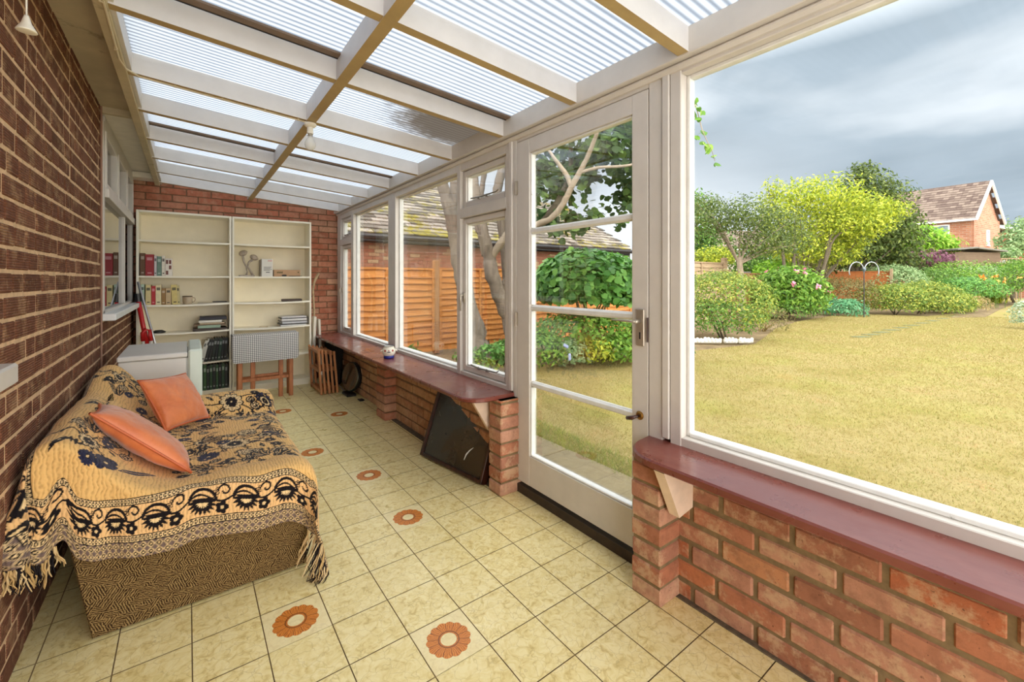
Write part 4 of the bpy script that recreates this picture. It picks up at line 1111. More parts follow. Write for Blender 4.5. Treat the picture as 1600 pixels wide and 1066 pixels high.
for i in range(6): mb.box(.835 + i * .0105, .843 + i * .0105, 5.6985, 5.7002, z + .036, z + .054 + .004 * (i % 2))
mb.box(1.055, 1.070, 5.6985, 5.7002, z + .042, z + .058); mb.build('printed_letters', flat('olive_print', (96, 84, 40)), o)
mb = MB(); mb.obox((.91, 5.685, z + .012), (.05, .02, .018), None, .006); mb.obox((1.03, 5.685, z + .004), (.14, .012, .006), None, .002); setp(mb.build('folded_sunglasses', M['black']), 'small black folded object in front of the brown cardboard box', 'spectacles case')
z = sag(1.0, 3) + .001
o = MB().obox((1.00, 5.75, z + .014), (.22, .08, .026), Matrix.Rotation(-.1, 3, 'Z'), .006).build('umbrella_case', flat('umbrella_brown', (70, 54, 44))); setp(o, 'flat brown patterned folding umbrella lying on the right bookcase', 'umbrella')
mb = MB()
for i in range(7): mb.obox((.93 + i * .022, 5.7125 - (i - 3) * .0022, z + .014), (.012, .003, .012), Matrix.Rotation(-.1, 3, 'Z'))
mb.build('pattern_patches', flat('pale_patch', (200, 186, 160)), o)
G6 = 'magazine pile on the right bookcase'
z = sag(.95, 2) + .002
for i, (x0, x1, h, rgb, nm) in enumerate(((.875, 1.150, .016, (206, 204, 200), 'magazine'), (.865, 1.145, .012, (70, 68, 66), 'magazine'), (.885, 1.155, .020, (196, 196, 200), 'magazine'), (.870, 1.150, .010, (120, 118, 116), 'magazine'), (.880, 1.150, .024, (222, 220, 216), 'folder'), (.872, 1.158, .008, (60, 58, 60), 'magazine'), (.882, 1.148, .016, (212, 210, 208), 'magazine'))):
    slab(nm, x0, x1, 5.675, 5.88, z, h, rgb, ('lowest pale', 'second lowest dark', 'thick grey', 'mid grey', 'thick white', 'thin dark upper', 'topmost pale')[i] + ' %s in the pile on the right bookcase' % nm, nm, G6, random.uniform(-.03, .03), pages=False); z += h + .001
mb = MB().tube([(.66, 5.74, sag(.66, 2) + .006), (.69, 5.735, sag(.69, 2) + .010), (.73, 5.74, sag(.73, 2) + .006), (.75, 5.76, sag(.75, 2) + .006)], .004, 6); setp(mb.build('twig', M['driftwood']), 'small dry twig lying alone on the right bookcase shelf', 'twig')

# ============================================================ FRIDGE, POLES, TABLE, OTHER STORED THINGS
F = thing('fridge', 'small white under counter fridge behind the sofa, its door towards the windows', 'fridge', (-.2, 3.75, 0))
MB().box(-.335, -.006, 3.50, 4.12, .03, .752, .004).build('cabinet', M['fridge'], F)
MB().box(-.34, .0, 3.49, 4.13, .755, .787, .006).build('worktop', M['fridge'], F)
MB().box(.004, .078, 3.495, 4.10, .05, .800, .010).build('door', M['fridge_edge'], F)
MB().box(-.005, .003, 3.51, 4.10, .06, .75).build('door_seal', flat('grey_seal', (170, 172, 166)), F)
for x in (-.30, -.05):
    for y in (3.54, 4.06): MB().lathe([(.015, 0), (.015, .03)], (x, y, .001), 10).build('foot', M['black'], F)
o = thing('folding_trolley', 'red and silver tubular folding trolley leaning in the corner by the left bookcase', 'trolley', (-.31, 5.52, 0))
MB().tube([(-.388, 5.60, 1.235), (-.255, 5.56, .62), (-.125, 5.50, .02)], .011, 10).build('silver_tube', M['alu'], o, smooth=True)
MB().tube([(-.388, 5.57, 1.08), (-.345, 5.53, .80), (-.30, 5.52, .55)], .020, 10).build('red_tube', M['red_metal'], o, smooth=True)
MB().tube([(-.392, 5.57, 1.12), (-.384, 5.57, 1.04)], .028, 10).build('black_joint', M['black'], o)
MB().tube([(-.345, 5.50, .66), (-.35, 5.50, .74), (-.325, 5.50, .775), (-.295, 5.50, .765), (-.285, 5.50, .66)], .016, 8).build('red_grip', M['red_metal'], o, smooth=True)
for x in (-.345, -.285): MB().tube([(x, 5.50, .66), (x - .01, 5.50, .02)], .014, 8).build('white_leg', M['fridge'], o)
o = MB().lathe([(.001, 0), (.055, .004), (.06, .012), (.03, .03), (.001, .032)], (-.235, 5.72, sag(-.235, 2) + .001), 16).build('hat', M['black'], smooth=True); setp(o, 'small round black hat shaped object on the shelf behind the silver tube', 'hat')

Tb = thing('drop_leaf_table', 'small pine drop leaf table with grey and white gingham top and folded leaves', 'table', (.66, 5.3, 0))
def leafpan(nm, y, z0, z1, x0=.362, x1=.968, r=.035):
    pts = []
    for (cx, cz, a0) in ((x1 - r, z0 + r, -90), ):
        for k_ in range(7): a = math.radians(a0 + 90 * k_ / 6); pts.append((cx + r * math.cos(a), cz + r * math.sin(a)))
    pts += [(x1, z1), (x0, z1)]
    for k_ in range(7): a = math.radians(180 + 90 * k_ / 6); pts.append((x0 + r + r * math.cos(a), z0 + r + r * math.sin(a)))
    m_ = MB().prism(pts, lambda x, z: (x, y, z), lambda x, z: (x, y + .018, z)); o = m_.build(nm, M['gingham'], Tb); bm_fix(o); 
    m_ = MB(); m_.prism([(.5 * (x0 + x1) + (p - .5 * (x0 + x1)) * 1.004, .5 * (z0 + z1) + (q - .5 * (z0 + z1)) * 1.006) for p, q in pts], lambda x, z: (x, y + .005, z), lambda x, z: (x, y + .014, z)); e = m_.build('leaf_edge', M['paper'], o); bm_fix(e); return o
leafpan('drop_leaf', 5.17, .405, .685); leafpan('drop_leaf', 5.375, .405, .685)
MB().box(.365, .966, 5.190, 5.374, .672, .688, .003).build('centre_top', M['gingham'], Tb)
for (x, y, zt) in ((.43, 5.22, .668), (.90, 5.22, .668), (.43, 5.34, .668), (.90, 5.34, .668), (.545, 5.245, .668), (.805, 5.245, .668)):
    MB().obox((x, y, zt / 2 + .001), (.042, .034, zt), None, .004).build('leg', M['pine'], Tb)
MB().box(.45, .88, 5.21, 5.232, .60, .665, .002).build('apron', M['pine'], Tb); MB().box(.45, .88, 5.335, 5.355, .60, .665, .002).build('apron', M['pine'], Tb)
MB().box(.45, .88, 5.212, 5.232, .20, .232, .003).build('stretcher', M['pine'], Tb); MB().box(.56, .79, 5.24, 5.26, .235, .262, .003).build('stretcher', M['pine'], Tb); MB().box(.45, .88, 5.335, 5.355, .20, .232, .003).build('stretcher', M['pine'], Tb)

# bundle of folded slatted wooden chairs
o = thing('folded_slatted_stand', 'bundle of folded orange brown wooden slatted racks standing on the floor by the right bookcase', 'wooden rack', (1.26, 5.2, 0))
for i in range(5):
    xb_ = 1.165 + i * .042; xt = 1.135 + i * .036 + .012 * (i > 2); h = .50 - .008 * i; y0, y1 = 5.02 + .012 * (i % 2), 5.47 - .02 * i
    fm = MB()
    for y in (y0, y1): fm.beam((xb_, y, .006), (xt, y - .01, h), .022, .020, .002, up=(0, 1, 0))
    for z in (.04, .26, h - .03):
        xx = xb_ + (xt - xb_) * z / h; fm.beam((xx, y0 + .011, z), (xx, y1 - .011, z), .018, .034, .002)
    fm.build('slatted_frame', M['pine_slat'], o)
MB().box(1.156, 1.170, 5.005, 5.013, .225, .262).build('white_tag', M['paper'], o)
for i, (x, y, w, h, lab) in enumerate(((1.243, 5.84, .030, .80, 'tall white board on edge between the right bookcase and the wall'), (1.325, 5.86, .026, .765, 'narrower white board on edge standing by the back wall corner'))):
    m = MB().obox((x, y - .06, h / 2), (w, .11, h), Matrix.Rotation(.04 * (1 - 2 * i), 3, 'Y'), .003); setp(m.build('white_board', M['wood_white']), lab, 'board', 'white boards standing by the back wall')
pts = [(1.285, 5.865, .01), (1.29, 5.87, .5), (1.275, 5.87, .9), (1.262, 5.865, 1.12), (1.275, 5.86, 1.22), (1.305, 5.855, 1.30), (1.33, 5.85, 1.34)]
o = MB().tube(pts, [.012, .014, .015, .018, .020, .024, .016], 8, flat=.7).build('driftwood_stick', M['driftwood'], smooth=True); setp(o, 'pale bleached stick with a thicker head leaning by the right bookcase', 'stick')
m = MB().obox((1.435, 5.62, .24), (.10, .50, .48), Matrix.Rotation(.08, 3, 'Y'), .02); o = m.build('black_case', M['black_dull']); setp(o, 'flat black case standing under the far end of the ledge', 'case')
MB().tube([(1.39, 5.5, .47), (1.385, 5.52, .50), (1.385, 5.70, .50), (1.39, 5.72, .47)], .008, 6).build('handle', M['black'], o)
# round mirror in a black stand
o = thing('round_mirror', 'round tarnished mirror in a black stand leaning on the low brick wall', 'mirror', (1.44, 4.86, 0))
R = Matrix.Rotation(-PI / 2 + .14, 3, 'Y') @ Matrix.Rotation(0, 3, 'Z')
Rz = Matrix.Rotation(.28, 3, 'Z')
MB().lathe([(.150, -.022), (.158, -.010), (.160, .010), (.152, .014)][::-1], (1.445, 4.86, .195), 36, Rz @ R).build('black_back', M['black'], o)
MB().lathe([(.142, .010), (.150, .013), (.152, .022), (.146, .026), (.140, .024), (.10, .021), (.001, .020)][::-1], (1.440, 4.86, .195), 36, Rz @ R).build('mirror_glass', M['mirror'], o, smooth=True)
MB().box(1.36, 1.46, 4.76, 4.95, .0, .028, .006).build('stand_foot', M['black'], o)
o = MB().tube([(1.43, 5.35, .012), (1.405, 4.98, .012), (1.37, 4.90, .02)], .008, 8).build('white_rod', M['fridge'], smooth=True); setp(o, 'thin white rod lying on the floor beside the round mirror', 'rod')
o = MB().box(1.42, 1.47, 4.52, 4.60, .001, .012, .003).build('black_strip', M['black']); setp(o, 'small flat black strip on the floor by the low wall', 'strip')

# large framed panel leaning under the ledge
p0, p1 = Vector((1.325, 2.86, .0)), Vector((1.425, 2.215, .0)); e1 = (p1 - p0).normalized(); nrm = Vector((-e1.y * -1, 0, 0))
up_ = Vector((.17, .035, .455)); up_n = up_.normalized(); nn = e1.cross(up_n).normalized()
if nn.x > 0: nn = -nn
L = (p1 - p0).length; Hh = up_.length; th = .045
o = thing('framed_board', 'large dark brown framed panel leaning under the far ledge near the door', 'framed board', tuple((p0 + p1) / 2))
Rm = Matrix((e1, up_n, -nn)).transposed()
cen = (p0 + p1) / 2 + up_ / 2 - nn * (-.0) + Vector((0, 0, .012))
def pb(mb, u0, u1, v0, v1, w0, w1, b_=.003): return mb.obox(cen + Rm @ Vector(((u0 + u1) / 2, (v0 + v1) / 2, (w0 + w1) / 2)), (u1 - u0, v1 - v0, w1 - w0), Rm, b_)
mb = MB(); w = .022
pb(mb, -L / 2, L / 2, -Hh / 2, -Hh / 2 + w, -.01, th); pb(mb, -L / 2, L / 2, Hh / 2 - w, Hh / 2, -.01, th); pb(mb, -L / 2, -L / 2 + w, -Hh / 2, Hh / 2, -.01, th); pb(mb, L / 2 - w, L / 2, -Hh / 2, Hh / 2, -.01, th)
mb.build('frame', M['tray_frame'], o)
mb = MB(); pb(mb, -L / 2 + w, L / 2 - w, -Hh / 2 + w, Hh / 2 - w, .004, .012, .001); mb.build('panel', M['tray_board'], o)
mb = MB(); mb.obox(cen + Rm @ Vector((-.12, -.05, .002)), (.012, .012, .004), Rm, .002); mb.build('black_knob', M['black'], o)
mb = MB(); f = lambda u, v: cen + Rm @ Vector((u, v, .001)); mb.tube([f(.12, -.155), f(.128, -.12), f(.15, -.09), f(.178, -.065)], [.003, .006, .004, .001], 6, flat=.4); mb.build('white_mark', M['paper'], o)

# pot with a painted face
px_, py_ = 1.400, 3.66; z0 = .574
o = thing('face_pot', 'cream ceramic pot with painted face, red cheeks and blue foot on the far ledge', 'pot', (px_, py_, z0))
MB().lathe([(.030, .018), (.040, .022), (.052, .040), (.056, .060), (.053, .080), (.044, .094), (.043, .100), (.047, .106), (.044, .107), (.039, .100), (.045, .080), (.045, .04), (.001, .03)], (px_, py_, z0), 32).build('bowl', M['ceramic'], o, smooth=True)
MB().lathe([(.040, 0), (.044, .004), (.045, .018), (.042, .026), (.034, .027)], (px_, py_, z0), 32).build('blue_foot', M['blue_glaze'], o, smooth=True)
MB().lathe([(.0432, .101), (.0476, .1065), (.0450, .1085), (.0412, .1035)], (px_, py_, z0), 32, cap=False).build('dark_rim', M['dark_glaze'], o, smooth=True)
fdir = Vector((-px_, -py_, 0)).normalized(); sd = Vector((-fdir.y, fdir.x, 0))
def face_spot(nm, su, zz, rw, rh, mat, r0=.0545):
    a = su / r0; d = (fdir * math.cos(a) + sd * math.sin(a)); c = Vector((px_, py_, z0 + zz)) + d * r0; sx = Vector((-d.y, d.x, 0))
    m_ = MB(); n = 14; vs = [tuple(c + d * .002)] + [tuple(c + sx * rw * math.cos(2 * PI * k_ / n) + Vector((0, 0, rh)) * math.sin(2 * PI * k_ / n) + d * -.0006) for k_ in range(n)]
    m_.add(vs, [(0, k_ + 1, (k_ + 1) % n + 1) for k_ in range(n)]); return m_.build(nm, mat, o)
face_spot('red_cheek', -.034, .066, .010, .015, M['red_glaze']); face_spot('red_cheek', .034, .066, .010, .015, M['red_glaze'])
face_spot('painted_mouth', .0, .060, .016, .0045, M['dark_glaze'], .0560); face_spot('painted_nose', .0, .072, .005, .006, M['red_glaze'], .0552)
for s in (-1, 1): MB().tube([Vector((px_, py_, z0 + .070)) + sd * s * .050, Vector((px_, py_, z0 + .066)) + sd * s * .064, Vector((px_, py_, z0 + .058)) + sd * s * .068], [.008, .007, .004], 8).build('ear_handle', M['ceramic'], o, smooth=True)
# ============================================================ GARDEN
GZ = -.05
def leaf_mat(name, stops, trans=.35, rough=.55, dim=.84):
    t = NT(name); r = t.rnd(); n = t.noise(t.pos(), 2.2, 3.0)
    col = t.ramp(t.math('ADD', t.math('MULTIPLY', r, .7), t.math('MULTIPLY', n, .3)), [(p, tuple(v * dim for v in srgb(*c)[:3]) + (1,)) for p, c in stops])
    d = t.bsdf(col, rough, spec=.3); tl = t.N('BsdfTranslucent'); t.L(col, tl.inputs[0])
    m = t.N('MixShader', Fac=trans); t.L(d.outputs[0], m.inputs[1]); t.L(tl.outputs[0], m.inputs[2]); return t.done(m)
M['lf_mid'] = leaf_mat('mid_green_leaves', [(0, (52, 88, 34)), (.5, (96, 138, 56)), (1, (150, 186, 84))])
M['lf_dark'] = leaf_mat('dark_green_leaves', [(0, (50, 68, 34)), (.5, (92, 112, 52)), (1, (142, 154, 76))])
M['lf_ivy'] = leaf_mat('ivy_leaves', [(0, (52, 92, 44)), (.4, (84, 134, 62)), (.8, (122, 170, 82)), (1, (170, 206, 110))], .35, .45, 1.15)
M['lf_yellow'] = leaf_mat('yellow_green_leaves', [(0, (84, 108, 34)), (.35, (140, 160, 44)), (.7, (200, 208, 62)), (1, (230, 228, 104))])
M['lf_lime'] = leaf_mat('lime_leaves', [(0, (90, 140, 30)), (.5, (140, 190, 52)), (1, (186, 220, 80))])
M['lf_hyd'] = leaf_mat('broad_shrub_leaves', [(0, (54, 96, 30)), (.5, (112, 160, 52)), (1, (176, 208, 92))])
M['lf_olive'] = leaf_mat('olive_leaves', [(0, (86, 88, 50)), (.5, (128, 122, 72)), (1, (160, 148, 96))])
M['lf_teal'] = leaf_mat('blue_green_leaves', [(0, (70, 130, 90)), (.5, (110, 176, 126)), (1, (160, 208, 160))])
M['lf_pale'] = leaf_mat('pale_green_leaves', [(0, (110, 146, 96)), (.5, (150, 180, 122)), (1, (196, 214, 160))])
M['lf_purple'] = leaf_mat('purple_leaves', [(0, (90, 50, 66)), (.5, (130, 78, 100)), (1, (160, 110, 130))])
M['lf_gold'] = leaf_mat('gold_tinted_leaves', [(0, (66, 104, 42)), (.5, (130, 156, 64)), (.85, (196, 196, 88)), (1, (208, 160, 80))])
M['lf_redbud'] = leaf_mat('heart_leaves', [(0, (44, 74, 36)), (.45, (84, 116, 58)), (.8, (126, 160, 84)), (1, (168, 196, 100))], .45, .55, .62)
M['lf_varieg'] = leaf_mat('variegated_leaves', [(0, (120, 150, 110)), (.5, (176, 196, 160)), (1, (226, 232, 210))])
M['straw_leaf'] = leaf_mat('straw_stems', [(0, (150, 126, 80)), (.5, (190, 166, 110)), (1, (206, 190, 140))])
M['grass'] = leaf_mat('dry_lawn_grass', [(0, (180, 154, 86)), (.35, (214, 192, 120)), (.62, (230, 216, 150)), (.82, (186, 186, 96)), (1, (146, 164, 76))], .3, .7, .54)
M['pink'] = plain('pink_petals', (226, 140, 166), .6); M['orange_fl'] = plain('orange_petals', (238, 150, 60), .6); M['blue_fl'] = plain('blue_paper', (150, 160, 200), .6)
M['bark'] = plain('grey_brown_bark', (118, 106, 94), .9, var=.3, scale=20, bump=.8, stretch=(1, 1, .3))
M['bark_pale'] = plain('pale_bark', (140, 126, 108), .9, var=.22, scale=16, bump=.7, stretch=(1, 1, .4))
M['bark_dark'] = plain('dark_bark', (92, 82, 66), .9, var=.3, scale=20)
M['fence'] = wood('orange_stained_fence', (206, 138, 66), (164, 98, 40), (.6, .6, 8), .75, 5.0, .3)
M['fence_post'] = wood('fence_post_wood', (184, 134, 84), (140, 94, 54), (5, 5, .5), .8)
M['fence_pale'] = wood('weathered_fence', (172, 150, 120), (130, 106, 80), (.5, .5, 8), .85)
M['fence_brown'] = wood('brown_fence', (164, 112, 76), (116, 76, 50), (8, 8, .5), .85)
M['fence_far'] = wood('far_orange_fence', (176, 108, 58), (150, 84, 38), (6, 6, .5), .85)
M['shed'] = wood('shed_boards', (132, 110, 88), (92, 74, 58), (.5, .5, 10), .85)
M['felt'] = plain('roof_felt', (110, 106, 98), .9, var=.15)
M['concrete'] = plain('old_concrete', (122, 110, 86), .95, var=.2, scale=14, bump=.5, dirt=((110, 100, 80), 8.0, .6))
t = NT('house_brickwork'); g_ = t.N('NewGeometry'); s_ = t.N('SeparateXYZ'); t.L(g_.outputs['Position'], s_.inputs[0]); cb_ = t.N('CombineXYZ')
t.L(t.math('ADD', s_.outputs[0], s_.outputs[1]), cb_.inputs[0]); t.L(s_.outputs[2], cb_.inputs[1]); bt = t.N('TexBrick', Color1=srgb(158, 98, 70), Color2=srgb(186, 132, 102), Mortar=srgb(168, 150, 132), Scale=1.0)
bt.inputs['Brick Width'].default_value = .45; bt.inputs['Row Height'].default_value = .15; bt.inputs['Mortar Size'].default_value = .018; t.L(cb_.outputs[0], bt.inputs['Vector'])
M['brick_house'] = t.done(t.bsdf(t.mix(t.math('MULTIPLY', t.noise(t.pos(), 3.0, 4.0), .5), bt.outputs[0], srgb(140, 84, 60)), .9))
M['stone_white'] = plain('white_stone', (216, 214, 206), .9, var=.12, scale=40, bump=.7)
M['upvc'] = plain('white_plastic_trim', (236, 236, 232), .4, var=.03)
M['pane_far'] = plain('far_window_glass', (120, 134, 148), .15, var=.3, scale=1.5, spec=.8)
M['gutter'] = plain('black_gutter', (38, 36, 38), .5)
def roof_mat(name, c1, c2, moss, pitch_axis_scale):
    t = NT(name); r = t.rnd(); n = t.noise(t.pos(), 1.1, 5.0, .75); n2 = t.noise(t.pos(), 24.0, 4.0)
    col = t.ramp(r, [(0, srgb(*c1)), (1, srgb(*c2))]); col = t.mix(t.ramp(n2, [(.4, (0, 0, 0)), (.7, (.6, .6, .6))]), col, tuple(v * .6 for v in srgb(*c1)[:3]) + (1,))
    if moss:
        col = t.mix(t.ramp(t.math('MULTIPLY', n, t.math('ADD', .55, t.math('MULTIPLY', t.noise(t.pos(), 9.0, 4.0), .9))), [(.50, (0, 0, 0)), (.60, (.9, .9, .9))]), col, srgb(128, 118, 34))
    return t.done(t.bsdf(col, .9, 0, t.bump(n2, .5, .01), .2))
M['roof_moss'] = roof_mat('mossy_roof_tiles', (70, 64, 56), (158, 148, 138), True, 1)
M['roof_house'] = roof_mat('brown_roof_tiles', (92, 76, 70), (140, 124, 112), False, 1)
# ---- ground: soil, lawn, path
t = NT('garden_soil'); n = t.noise(t.pos(), 3.0, 6.0, .7); M['soil'] = t.done(t.bsdf(t.ramp(n, [(.3, srgb(92, 78, 60)), (.7, srgb(140, 122, 92))]), .95, 0, t.bump(n, .8, .05), .1))
t = NT('dry_lawn'); n = t.noise(t.pos(), 1.3, 5.0, .7); n2 = t.noise(t.pos((1, 1, 1)), 30.0, 4.0, .7)
cl = t.ramp(t.math('ADD', t.math('MULTIPLY', n, .7), t.math('MULTIPLY', n2, .3)), [(.32, srgb(102, 104, 50)), (.42, srgb(138, 124, 74)), (.56, srgb(148, 134, 90)), (.72, srgb(152, 120, 76))])
cl = t.mix(t.ramp(t.noise(t.pos(), .55, 3.0, .6), [(.48, (0, 0, 0)), (.66, (.35, .35, .35))]), cl, srgb(134, 140, 56))
M['lawn'] = t.done(t.bsdf(cl, .95, 0, t.bump(n2, .7, .03), .1))
def sheet(name, pts, z, mat, kind='structure', thick=.02):
    m = MB().prism([(p[0], p[1]) for p in pts], lambda x, y: (x, y, z - thick), lambda x, y: (x, y, z)); o = m.build(name, mat); bm_fix(o); o['kind'] = kind; return o
sheet('garden_ground', [(1.70, -14), (110, -14), (110, 70), (-14, 70), (-14, 6.1), (1.70, 6.1)], GZ - .02, M['soil'])
lawn_pts = [(2.34, -13), (2.34, 3.3), (2.6, 4.2), (3.2, 4.8), (4.34, 5.05), (5.4, 4.75), (6.4, 4.45), (7.4, 4.40), (9.2, 4.12), (10.6, 4.5), (12.6, 5.1), (15.5, 5.6), (18.9, 5.7), (20.8, 5.2), (21.3, 3.6), (24.5, 3.2), (33, 3.4), (50, 3.8), (60, -13)]
sheet('lawn', lawn_pts, GZ, M['lawn'])
sheet('path', [(1.70, -13), (2.30, -13), (2.30, 6.2), (1.70, 6.2)], GZ + .012, M['concrete'])
m = MB()
for y in (-1.2, -.3, .6, 1.5, 2.4, 3.3, 4.2, 5.1): m.box(1.72, 2.31, y, y + .885, GZ, GZ + .022, .006)
o = m.build('path_slab_joint', M['concrete']); o.name = 'path_slabs'; o['kind'] = 'structure'

def inpoly(x, y, poly):
    c = np.zeros(len(x), bool); n = len(poly)
    for i in range(n):
        x0, y0 = poly[i]; x1, y1 = poly[(i + 1) % n]
        if y0 == y1: continue
        k_ = ((y0 > y) != (y1 > y)) & (x < (x1 - x0) * (y - y0) / (y1 - y0) + x0); c ^= k_
    return c
def blades(name, n, xr, yr, hmin, hmax, w, mat, fall=None, poly=lawn_pts):
    x = RNG.uniform(*xr, n); y = RNG.uniform(*yr, n)
    if fall: x = xr[0] + (xr[1] - xr[0]) * RNG.uniform(0, 1, n) ** fall
    k_ = inpoly(x, y, poly); x, y = x[k_], y[k_]; n = len(x)
    h = RNG.uniform(hmin, hmax, n); a = RNG.uniform(0, 2 * PI, n); ln = RNG.uniform(.2, 1.3, n) * h; b_ = RNG.uniform(0, 2 * PI, n)
    z = np.full(n, GZ - .002); dx = np.cos(a) * w; dy = np.sin(a) * w; d = np.hypot(x, y); sc_ = np.clip(d / 4, 1, 3.5); dx *= sc_; dy *= sc_
    v = np.stack([np.stack([x - dx, y - dy, z], -1), np.stack([x + dx, y + dy, z], -1), np.stack([x + np.cos(b_) * ln, y + np.sin(b_) * ln, z + h], -1)], 1).reshape(-1, 3)
    o = link(name, fast_mesh(name, v, 3), mat, None); return o
setp(blades('lawn_grass', 400000, (2.33, 23), (-4, 5.7), .010, .030, .0022, M['grass'], 1.8), 'short dry yellow grass blades of the lawn outside the windows', 'grass', kind='stuff')
strip = [(2.08, .9), (2.32, .9), (2.32, 3.4), (2.08, 3.0)]
setp(blades('edge_grass', 9000, (2.26, 2.62), (-1, 3.8), .025, .07, .002, M['lf_gold'], poly=[(2.27, -1), (2.44, -1), (2.62, 3.8), (2.27, 3.8)]), 'longer green grass tufts along the path edge outside the door', 'grass', kind='stuff')

# ---- leaves
def leaf_cloud(P_, Nn, size, asp, mat, name, parent, disc=False, droop=.3, var=.35, kind=None, label=None):
    """one blade or disc for each point; Nn are preferred facings"""
    n = len(P_); P_ = np.asarray(P_, float); Nn = np.asarray(Nn, float) + RNG.normal(0, .55, (n, 3)); Nn /= np.linalg.norm(Nn, axis=1)[:, None] + 1e-9
    r = RNG.normal(0, 1, (n, 3)); r[:, 2] -= droop * 2
    X = r - (r * Nn).sum(1)[:, None] * Nn; X /= np.linalg.norm(X, axis=1)[:, None] + 1e-9
    Y = np.cross(Nn, X); s = size * (1 + RNG.uniform(-var, var, n))[:, None]
    if disc:
        uv = [(-.05, 0), (-.02, .32), (.22, .50), (.60, .42), (1.0, 0), (.60, -.42), (.22, -.50), (-.02, -.32)]
        v = np.stack([P_ + X * s * u + Y * s * w_ + Nn * s * (-.12 * abs(w_)) for u, w_ in uv], 1); k_ = 8
    else:
        uv = [(0, 0), (.45, .5 * asp), (1, 0), (.45, -.5 * asp)]
        v = np.stack([P_ + X * s * u + Y * s * w_ + Nn * s * (.10 * abs(w_) - .12 * u * u) for u, w_ in uv], 1); k_ = 4
    o = link(name, fast_mesh(name, v.reshape(-1, 3), k_), mat, parent)
    if kind: o['kind'] = kind
    if label: o['label'] = label
    return o
def dirs(n, up=0.0):
    v = RNG.normal(0, 1, (n, 3)); v[:, 2] = v[:, 2] + up; return v / np.linalg.norm(v, axis=1)[:, None]
def lump(d, seed, amt=.22):
    r = np.random.default_rng(seed); o = np.ones(len(d))
    for _ in range(9):
        c = r.normal(0, 1, 3); c /= np.linalg.norm(c); o += amt * r.uniform(-.4, 1) * np.exp(-((d - c) ** 2).sum(1) / .22)
    return o
def blob_pts(c, rad, n, seed, shell=.55, flat_bottom=True, fuzz=.07):
    d = dirs(n); 
    if flat_bottom: d[:, 2] = np.where(d[:, 2] < -.55, -d[:, 2], d[:, 2])
    k_ = RNG.uniform(0, 1, n) ** .5 * (1 - shell) + shell; k_ = k_ * (1 + np.abs(RNG.normal(0, fuzz, n)))
    P_ = np.array(c) + d * np.array(rad) * (k_ * lump(d, seed))[:, None]
    return P_, d + np.array([0, 0, .35])
def stems(parent, base, c, rad, n, r0, mat, seed, top=.3):
    rr = random.Random(seed)
    for i in range(n):
        a = rr.uniform(0, 2 * PI); q = rr.uniform(.25, .75); e = (c[0] + math.cos(a) * rad[0] * q, c[1] + math.sin(a) * rad[1] * q, c[2] + rad[2] * rr.uniform(-.2, top))
        b_ = (base[0] + rr.uniform(-.1, .1) * rad[0], base[1] + rr.uniform(-.1, .1) * rad[1], base[2])
        mid = ((b_[0] * .6 + e[0] * .4) + rr.uniform(-.05, .05), b_[1] * .6 + e[1] * .4, b_[2] * .45 + e[2] * .55)
        MB().tube([b_, mid, e], [r0, r0 * .75, r0 * .3], 6).build('stem', mat, parent, smooth=True)
def shrub(name, label, cat, c, rad, n, size, mat, asp=.45, seed=1, nst=4, disc=False, group=None, shell=.55, extra=None, stem_mat='bark_dark', droop=.3):
    o = thing(name, label, cat, (c[0], c[1], GZ), group)
    P_, Nn = blob_pts(c, rad, n, seed, shell); P_[:, 2] = np.maximum(P_[:, 2], GZ + .02)
    leaf_cloud(P_, Nn, size, asp, M[mat], 'foliage', o, disc, droop)
    if nst: stems(o, (c[0], c[1], GZ - .02), c, rad, nst, .012 + rad[0] * .014, M[stem_mat], seed)
    if extra:
        for (nm, em, k_, sz, dsc) in extra:
            d = dirs(k_, .5); d[:, 2] = np.abs(d[:, 2]); Q = np.array(c) + d * np.array(rad) * (1.02 * lump(d, seed))[:, None]
            for q, dd in zip(Q, d):
                PP = np.repeat(q[None], dsc, 0) + RNG.normal(0, sz * .35, (dsc, 3)); leaf_cloud(PP, np.repeat(dd[None], dsc, 0), sz, .8, M[em], nm, o, False, 0)
    return o
def blades_clump(name, label, cat, c, n, L, w, mat, spread=1.0, seed=1, parent=None, group=None):
    r = np.random.default_rng(seed); base = np.array(c) + np.stack([r.normal(0, .12 * spread, n), r.normal(0, .12 * spread, n), np.zeros(n)], -1)
    a = r.uniform(0, 2 * PI, n); out = r.uniform(.25, 1.0, n) * spread * L * .8; h = L * r.uniform(.6, 1.1, n); dx = np.stack([np.cos(a), np.sin(a), np.zeros(n)], -1); sx = np.stack([-np.sin(a), np.cos(a), np.zeros(n)], -1) * w / 2
    fr_ = [(0, 0, 1.0), (.45, .75, .9), (1.0, .85, 0.12)]
    L_ = []; 
    for u, z, ww in fr_: p = base + dx * (out * u)[:, None] + np.array([0, 0, 1]) * (h * z)[:, None]; L_.append((p - sx * ww, p + sx * ww))
    v = np.concatenate([np.stack([L_[i][0], L_[i][1], L_[i + 1][1], L_[i + 1][0]], 1) for i in range(2)], 0).reshape(-1, 3)
    o = link(name, fast_mesh(name, v, 4), mat, parent)
    if parent is None: setp(o, label, cat, group)
    return o

